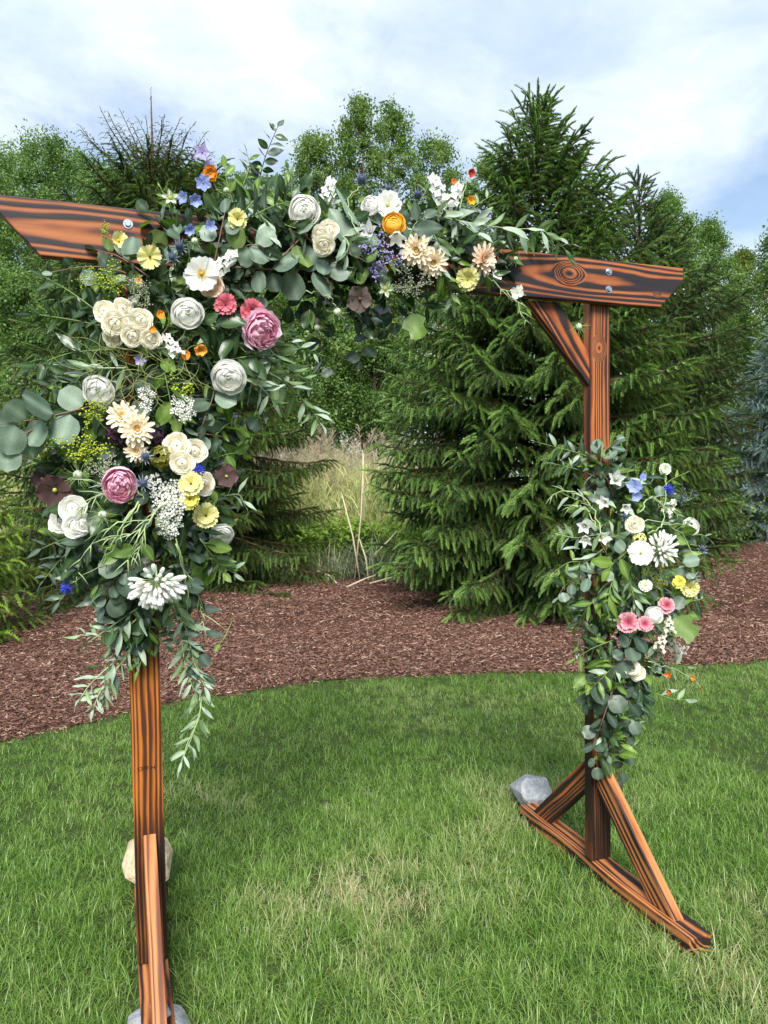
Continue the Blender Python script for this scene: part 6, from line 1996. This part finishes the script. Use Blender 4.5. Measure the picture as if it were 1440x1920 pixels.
    ('olive', 'silver', [(330, 1130), (352, 1185), (362, 1240), (385, 1290)], 18, 44, 'second silvery sprig trailing beside the inner edge of the near post', dict(droop=.55)),
    ('lance', 'fresh', [(335, 1170), (362, 1230), (380, 1270), (390, 1310)], 14, 34, 'green leaved sprig trailing inward over the mulch beside the near post', dict(droop=.5, mats=['fresh', 'dark', 'silver'])),
    ('olive', 'silver', [(372, 1290), (378, 1340), (352, 1390), (340, 1430)], 12, 42, 'second silvery tip hanging lowest over the lawn', dict(droop=.5)),
    ('oval', 'dark', [(548, 400), (552, 350), (540, 315)], 9, 20, 'thin small leaved twig between the upright twig and the white stock', dict(Y=-.02, stem=M_DSTEM, mats=['dark', 'fresh'])),
    ('lance', 'fresh', [(640, 430), (650, 385), (668, 355)], 9, 24, 'thin twig of narrow leaves under the highest thistle', dict(Y=-.05, mats=['fresh', 'silver'])),
    ('lance', 'fresh', [(760, 420), (790, 375), (806, 340)], 9, 26, 'thin twig of narrow leaves behind the sweet peas', dict(Y=-.03, mats=['fresh', 'bluish'])),
    ('lance', 'silver', [(860, 420), (890, 385), (925, 365)], 8, 26, 'thin twig pointing up towards the large spruce over the lilac spray', dict(Y=-.06, droop=0)),
    ('lance', 'fresh', [(455, 350), (470, 310), (462, 285)], 8, 26, 'thin leafy twig between the orange poppy and the upright twig', dict(Y=-.05, droop=.1)),
    ('lance', 'fresh', [(330, 420), (312, 375), (300, 350)], 7, 24, 'thin twig rising over the beam behind the nigella flower', dict(Y=-.05, droop=.1)),
    ('lance', 'silver', [(540, 640), (580, 660), (612, 668)], 9, 26, 'thin pale twig pointing inward from the open peony', dict(Y=-.08)),
    ('lance', 'fresh', [(1230, 930), (1255, 900), (1290, 885)], 7, 22, 'thin twig over the cornflower of the far post', dict(Y=-.08, droop=.1)),
    ('lance', 'bluish', [(1280, 1010), (1315, 1000), (1335, 1015)], 7, 22, 'thin twig outward of the thistles of the far post', dict(Y=-.06, droop=.3)),
    ('lance', 'fresh', [(1120, 1060), (1070, 1050), (1035, 1075)], 8, 24, 'thin twig towards the spruce beside the round leaves of the far post', dict(Y=-.08)),
    ('lance', 'dark', [(120, 880), (70, 860), (30, 850)], 8, 26, 'thin dark twig outward above the plum hellebores', dict(Y=-.06)),
    ('lance', 'fresh', [(430, 760), (480, 790), (500, 830)], 9, 30, 'thin green twig hanging inward over the reeds side', dict(Y=-.06, droop=.5)),
]
for kind, mat, pts, n, size, label, o in SPR:
    sprig(kind, mat, pts, n, size, label, **o)


def single_leaf(px, py, px2, py2, size, kind, mat, label, name):
    Y = front(px, py) - .03
    a, b = atY(px, py, Y), atY(px2, py2, Y - .01)
    d = (b - a); S_ = size * depth(a) / F_PX
    toc = CAM - a
    D_ = Vector(d).normalized(); Yv = (Vector(toc) + Vector((0, 0, .6))).cross(D_).normalized(); Zv = D_.cross(Yv)
    root = empty(name, a, label, 'leaf')
    m4 = Matrix(((D_.x, Yv.x, Zv.x, 0), (D_.y, Yv.y, Zv.y, 0), (D_.z, Yv.z, Zv.z, 0), (0, 0, 0, 1))) @ Matrix.Diagonal((S_, S_, S_, 1))
    link('blade', leaf_mesh(kind, mat, 1), root, m4)
    b_ = MB(); b_.tube([(0, 0, 0), tuple(-D_ * .03), tuple(-D_ * .07 + Vector((0, .02, .01)))], [.0018, .002, .002], 5)
    link('stalk', b_.mesh('stalk', M_STEM), root)


single_leaf(1262, 1160, 1304, 1200, 54, 'tulip', 'eucag', 'large pale green lobed tulip tree leaf at the outer side of the far arrangement', 'tulip_tree_leaf')
single_leaf(768, 590, 788, 635, 50, 'tulip', 'fresh', 'bright yellow green lobed leaf hanging below the garland', 'lobed_leaf')
single_leaf(412, 1208, 400, 1225, 18, 'oval', 'fresh', 'lone small leaf dangling beside the silvery trail', 'small_leaf')

# ---- pale curled stems with spiky tips, curly grass and thin trailing stalks
CURL = [([(330, 930), (285, 965), (255, 1000), (205, 1010)], 'pale stem curving outward from the lace flower, uppermost', 1),
        ([(260, 940), (225, 985), (180, 1000), (152, 1050), (140, 1090)], 'long pale stem curving down outward below the peony bud', 1),
        ([(262, 945), (225, 1000), (198, 1050), (130, 1095)], 'pale stem carrying the low cornflower', 0),
        ([(255, 950), (215, 1010), (196, 1035), (202, 1080)], 'pale stem ending in a round bud above the round leaves', 0),
        ([(240, 930), (210, 920), (170, 935), (152, 960)], 'pale spiky stem curling under the peony bud', 1),
        ([(270, 935), (250, 910), (215, 918), (182, 905)], 'pale spiky stem crossing the foot of the peony bud', 1),
        ([(290, 960), (270, 990), (262, 1030), (240, 1050)], 'pale stem hanging beside the hanging lace flower', 1),
        ([(1130, 1010), (1118, 960), (1090, 925), (1050, 920), (1035, 930)], 'pale curled stem beside the far post', 1),
        ([(1120, 990), (1100, 950), (1070, 950)], 'short pale curled stem beside the far post', 1),
        ([(1180, 980), (1240, 975), (1280, 1000), (1305, 1050)], 'long pale stem arching outward over the far agapanthus', 0),
        ([(1200, 960), (1215, 930), (1240, 940), (1270, 965)], 'thin green stem looping beside the far delphinium', 1),
        ([(1215, 1000), (1250, 980), (1285, 985)], 'pale stem reaching the outer white flower of the far post', 0),
        ([(1240, 990), (1250, 930), (1248, 890)], 'thin stem under the small greenish white flower', 0),
        ([(330, 1020), (350, 1080), (375, 1130), (380, 1165)], 'thin branching stem with tiny buds inward of the agapanthus', 1),
        ([(330, 1010), (350, 1100), (352, 1180)], 'straight thin pale stem trailing inward of the agapanthus', 0),
        ([(675, 440), (655, 400), (650, 370), (678, 350)], 'thin curved stem of the highest thistle', 0),
        ([(860, 400), (870, 360), (880, 330)], 'thin stem of the small red flower', 0),
        ([(905, 510), (940, 540), (965, 560), (985, 600)], 'thin stem hanging in front of the corner brace', 1),
        ([(1215, 1240), (1255, 1250), (1297, 1270), (1316, 1290)], 'thin stem carrying the two orange flowers out over the lawn', 0),
        ([(1215, 1250), (1235, 1262), (1251, 1268), (1254, 1296)], 'thin stem carrying the rusty flowers near the lawn', 0),
        ([(560, 545), (600, 548), (625, 560), (630, 580)], 'thin green stem of the hanging nigella', 0)]
for pts, label, spiky in CURL:
    random.seed(int(sum(p[0] for p in pts)))
    W = np.array([atY(p[0], p[1], front(*p) - .045) for p in pts])
    t = np.linspace(0, 1, len(W)); ts = np.linspace(0, 1, 16)
    C_ = np.stack([np.interp(ts, t, W[:, k]) for k in range(3)], 1)
    for _ in range(4): C_[1:-1] = (C_[:-2] + 2 * C_[1:-1] + C_[2:]) / 4
    C_[1:-1] += np.random.default_rng(len(FL) + int(pts[0][0])).normal(0, .0035, (14, 3))
    root = empty('curled_stem', C_[0], label, 'stem', 'pale curling stems')
    b = MB(); b.tube(C_ - C_[0], np.linspace(.0026 if spiky else .002, .0012, 16), 5)
    link('stalk', b.mesh('stalk', M_PSTEM), root)
    if spiky:
        for j in range(5, 16, 2):
            for s in (-1, 1):
                p = C_[j] - C_[0]; tg = C_[j] - C_[j - 1]; tg /= np.linalg.norm(tg)
                d = tg + np.array(RGT) * s * random.uniform(.2, .8) + np.array(UP) * random.uniform(-.5, .3) + np.random.default_rng(j).normal(0, .25, 3)
                L = random.uniform(.02, .045)
                b2 = MB(); b2.tube([p, p + d * L * .5, p + d * L + np.array([0, 0, -.006])], [.0016, .0014, .0004], 4)
                link('spine', b2.mesh('spine', M_PSTEM), root)

# curly grass under the spray roses
random.seed(11)
M_CURLY = leaf_mat('curly_grass_blade', (0.20, 0.23, 0.07), (0.30, 0.34, 0.12), rough=.55, trans=.2)
P0 = atY(265, 690, front(265, 690) - .02)
root = empty('curly_grass', P0, 'tangle of thin curly grass between the spray roses and the chrysanthemums', 'grass bunch')
b = MB()
for i in range(75):
    a = random.uniform(0, 6.28); rr = math.sqrt(random.random())
    p = np.array([math.cos(a) * .12 * rr, random.uniform(-.03, .02), math.sin(a) * .085 * rr])
    d = np.array([random.gauss(0, 1), random.gauss(0, .3), random.gauss(0, .6)]); d /= np.linalg.norm(d)
    pts = [p]; L = random.uniform(.06, .15)
    w = random.uniform(-.5, .5)
    for k in range(7):
        q = np.array([d[0] * math.cos(w) - d[2] * math.sin(w), d[1], d[0] * math.sin(w) + d[2] * math.cos(w)])
        d = q + np.array([0, random.gauss(0, .1), -.08]); d /= np.linalg.norm(d)
        pts.append(pts[-1] + d * L / 7)
    b.tube(pts, [.0012] * 5 + [.001, .0008, .0004], 3, False)
x = link('blades', b.mesh('blades', M_CURLY), root); x['kind'] = 'stuff'

# ---- the mass of leaves behind the flowers, too many to count
FV = []
for kind, mat in (('oval', 'dark'), ('lance', 'dark'), ('round', 'bluish'), ('lance', 'silver'), ('oval', 'fresh'), ('olive', 'bluish'), ('lance', 'fresh'), ('round', 'euca')):
    FV.append(source('leaf', leaf_mesh(kind, mat, 2)))


def greenery(name, segs, per, label, probs, seed, sz=(.040, .075)):
    r = np.random.default_rng(seed)
    P, D, U, SC = [], [], [], []
    for a, b in segs:
        L = np.linalg.norm(b[:2] - a[:2]); R = (a[2] + b[2]) / 2
        n = int(per * L * R / 1000)
        for i in range(n):
            t = r.random(); q = a + (b - a) * t
            an = r.uniform(0, 2 * PI); rr = r.random() ** .55
            px, py = q[0] + math.cos(an) * q[2] * rr * .98, q[1] + math.sin(an) * q[2] * rr * .98
            dep = min(0.20, 0.00115 * q[2] + 0.02) * math.sqrt(max(0, 1 - rr * rr))
            Y = -.045 - dep * (r.uniform(-.45, .80))
            p = atY(px, py, Y)
            out = np.array([math.cos(an) * rr, 0, -math.sin(an) * rr]) + np.array([0, -.7 * math.sqrt(1 - rr * rr), 0])
            d = out + r.normal(0, .55, 3) + np.array([0, 0, -.35]); d /= np.linalg.norm(d)
            P.append(p); D.append(d)
            U.append(np.array([0, -.7, .6]) + r.normal(0, .45, 3)); SC.append(r.uniform(*sz))
    P, D, U, SC = map(np.array, (P, D, U, SC))
    pk = r.choice(len(FV), len(P), p=probs)
    o = scatter(name, P, frame_from(D, U), SC * np.where((pk == 2) | (pk == 7), .75, 1.0), pk, FV, r.random(len(P)))
    tag(o, label, 'greenery')
    return len(P)


pr_l = np.array([.36, .24, .12, .05, .07, .10, .06, .0]); pr_l /= pr_l.sum()
pr_r = np.array([.24, .20, .10, .12, .12, .10, .12, .0]); pr_r /= pr_r.sum()
s0 = [(np.array(a, float), np.array(b, float)) for a, b in zip(PATH[0][:8], PATH[0][1:9])] + [(np.array(a, float), np.array(b, float)) for a, b in zip(PATH[1][:-1], PATH[1][1:])]
s1 = [(np.array(a, float), np.array(b, float)) for a, b in zip(PATH[0][8:-1], PATH[0][9:])] + [(np.array(a, float), np.array(b, float)) for a, b in zip(PATH[2][:-1], PATH[2][1:])]
s2 = [(np.array(a, float), np.array(b, float)) for a, b in zip(PATH[3][:-1], PATH[3][1:])]
ng = [greenery('mixed_greenery', s0, 17, 'mass of dark mixed leaves bound round the near post', pr_l, 1),
      greenery('mixed_greenery', s1, 18, 'mass of mixed leaves bound along the beam', pr_l, 2, (.04, .075)),
      greenery('mixed_greenery', s2, 19, 'mass of mixed leaves bound round the far post', pr_r, 3, (.04, .08))]
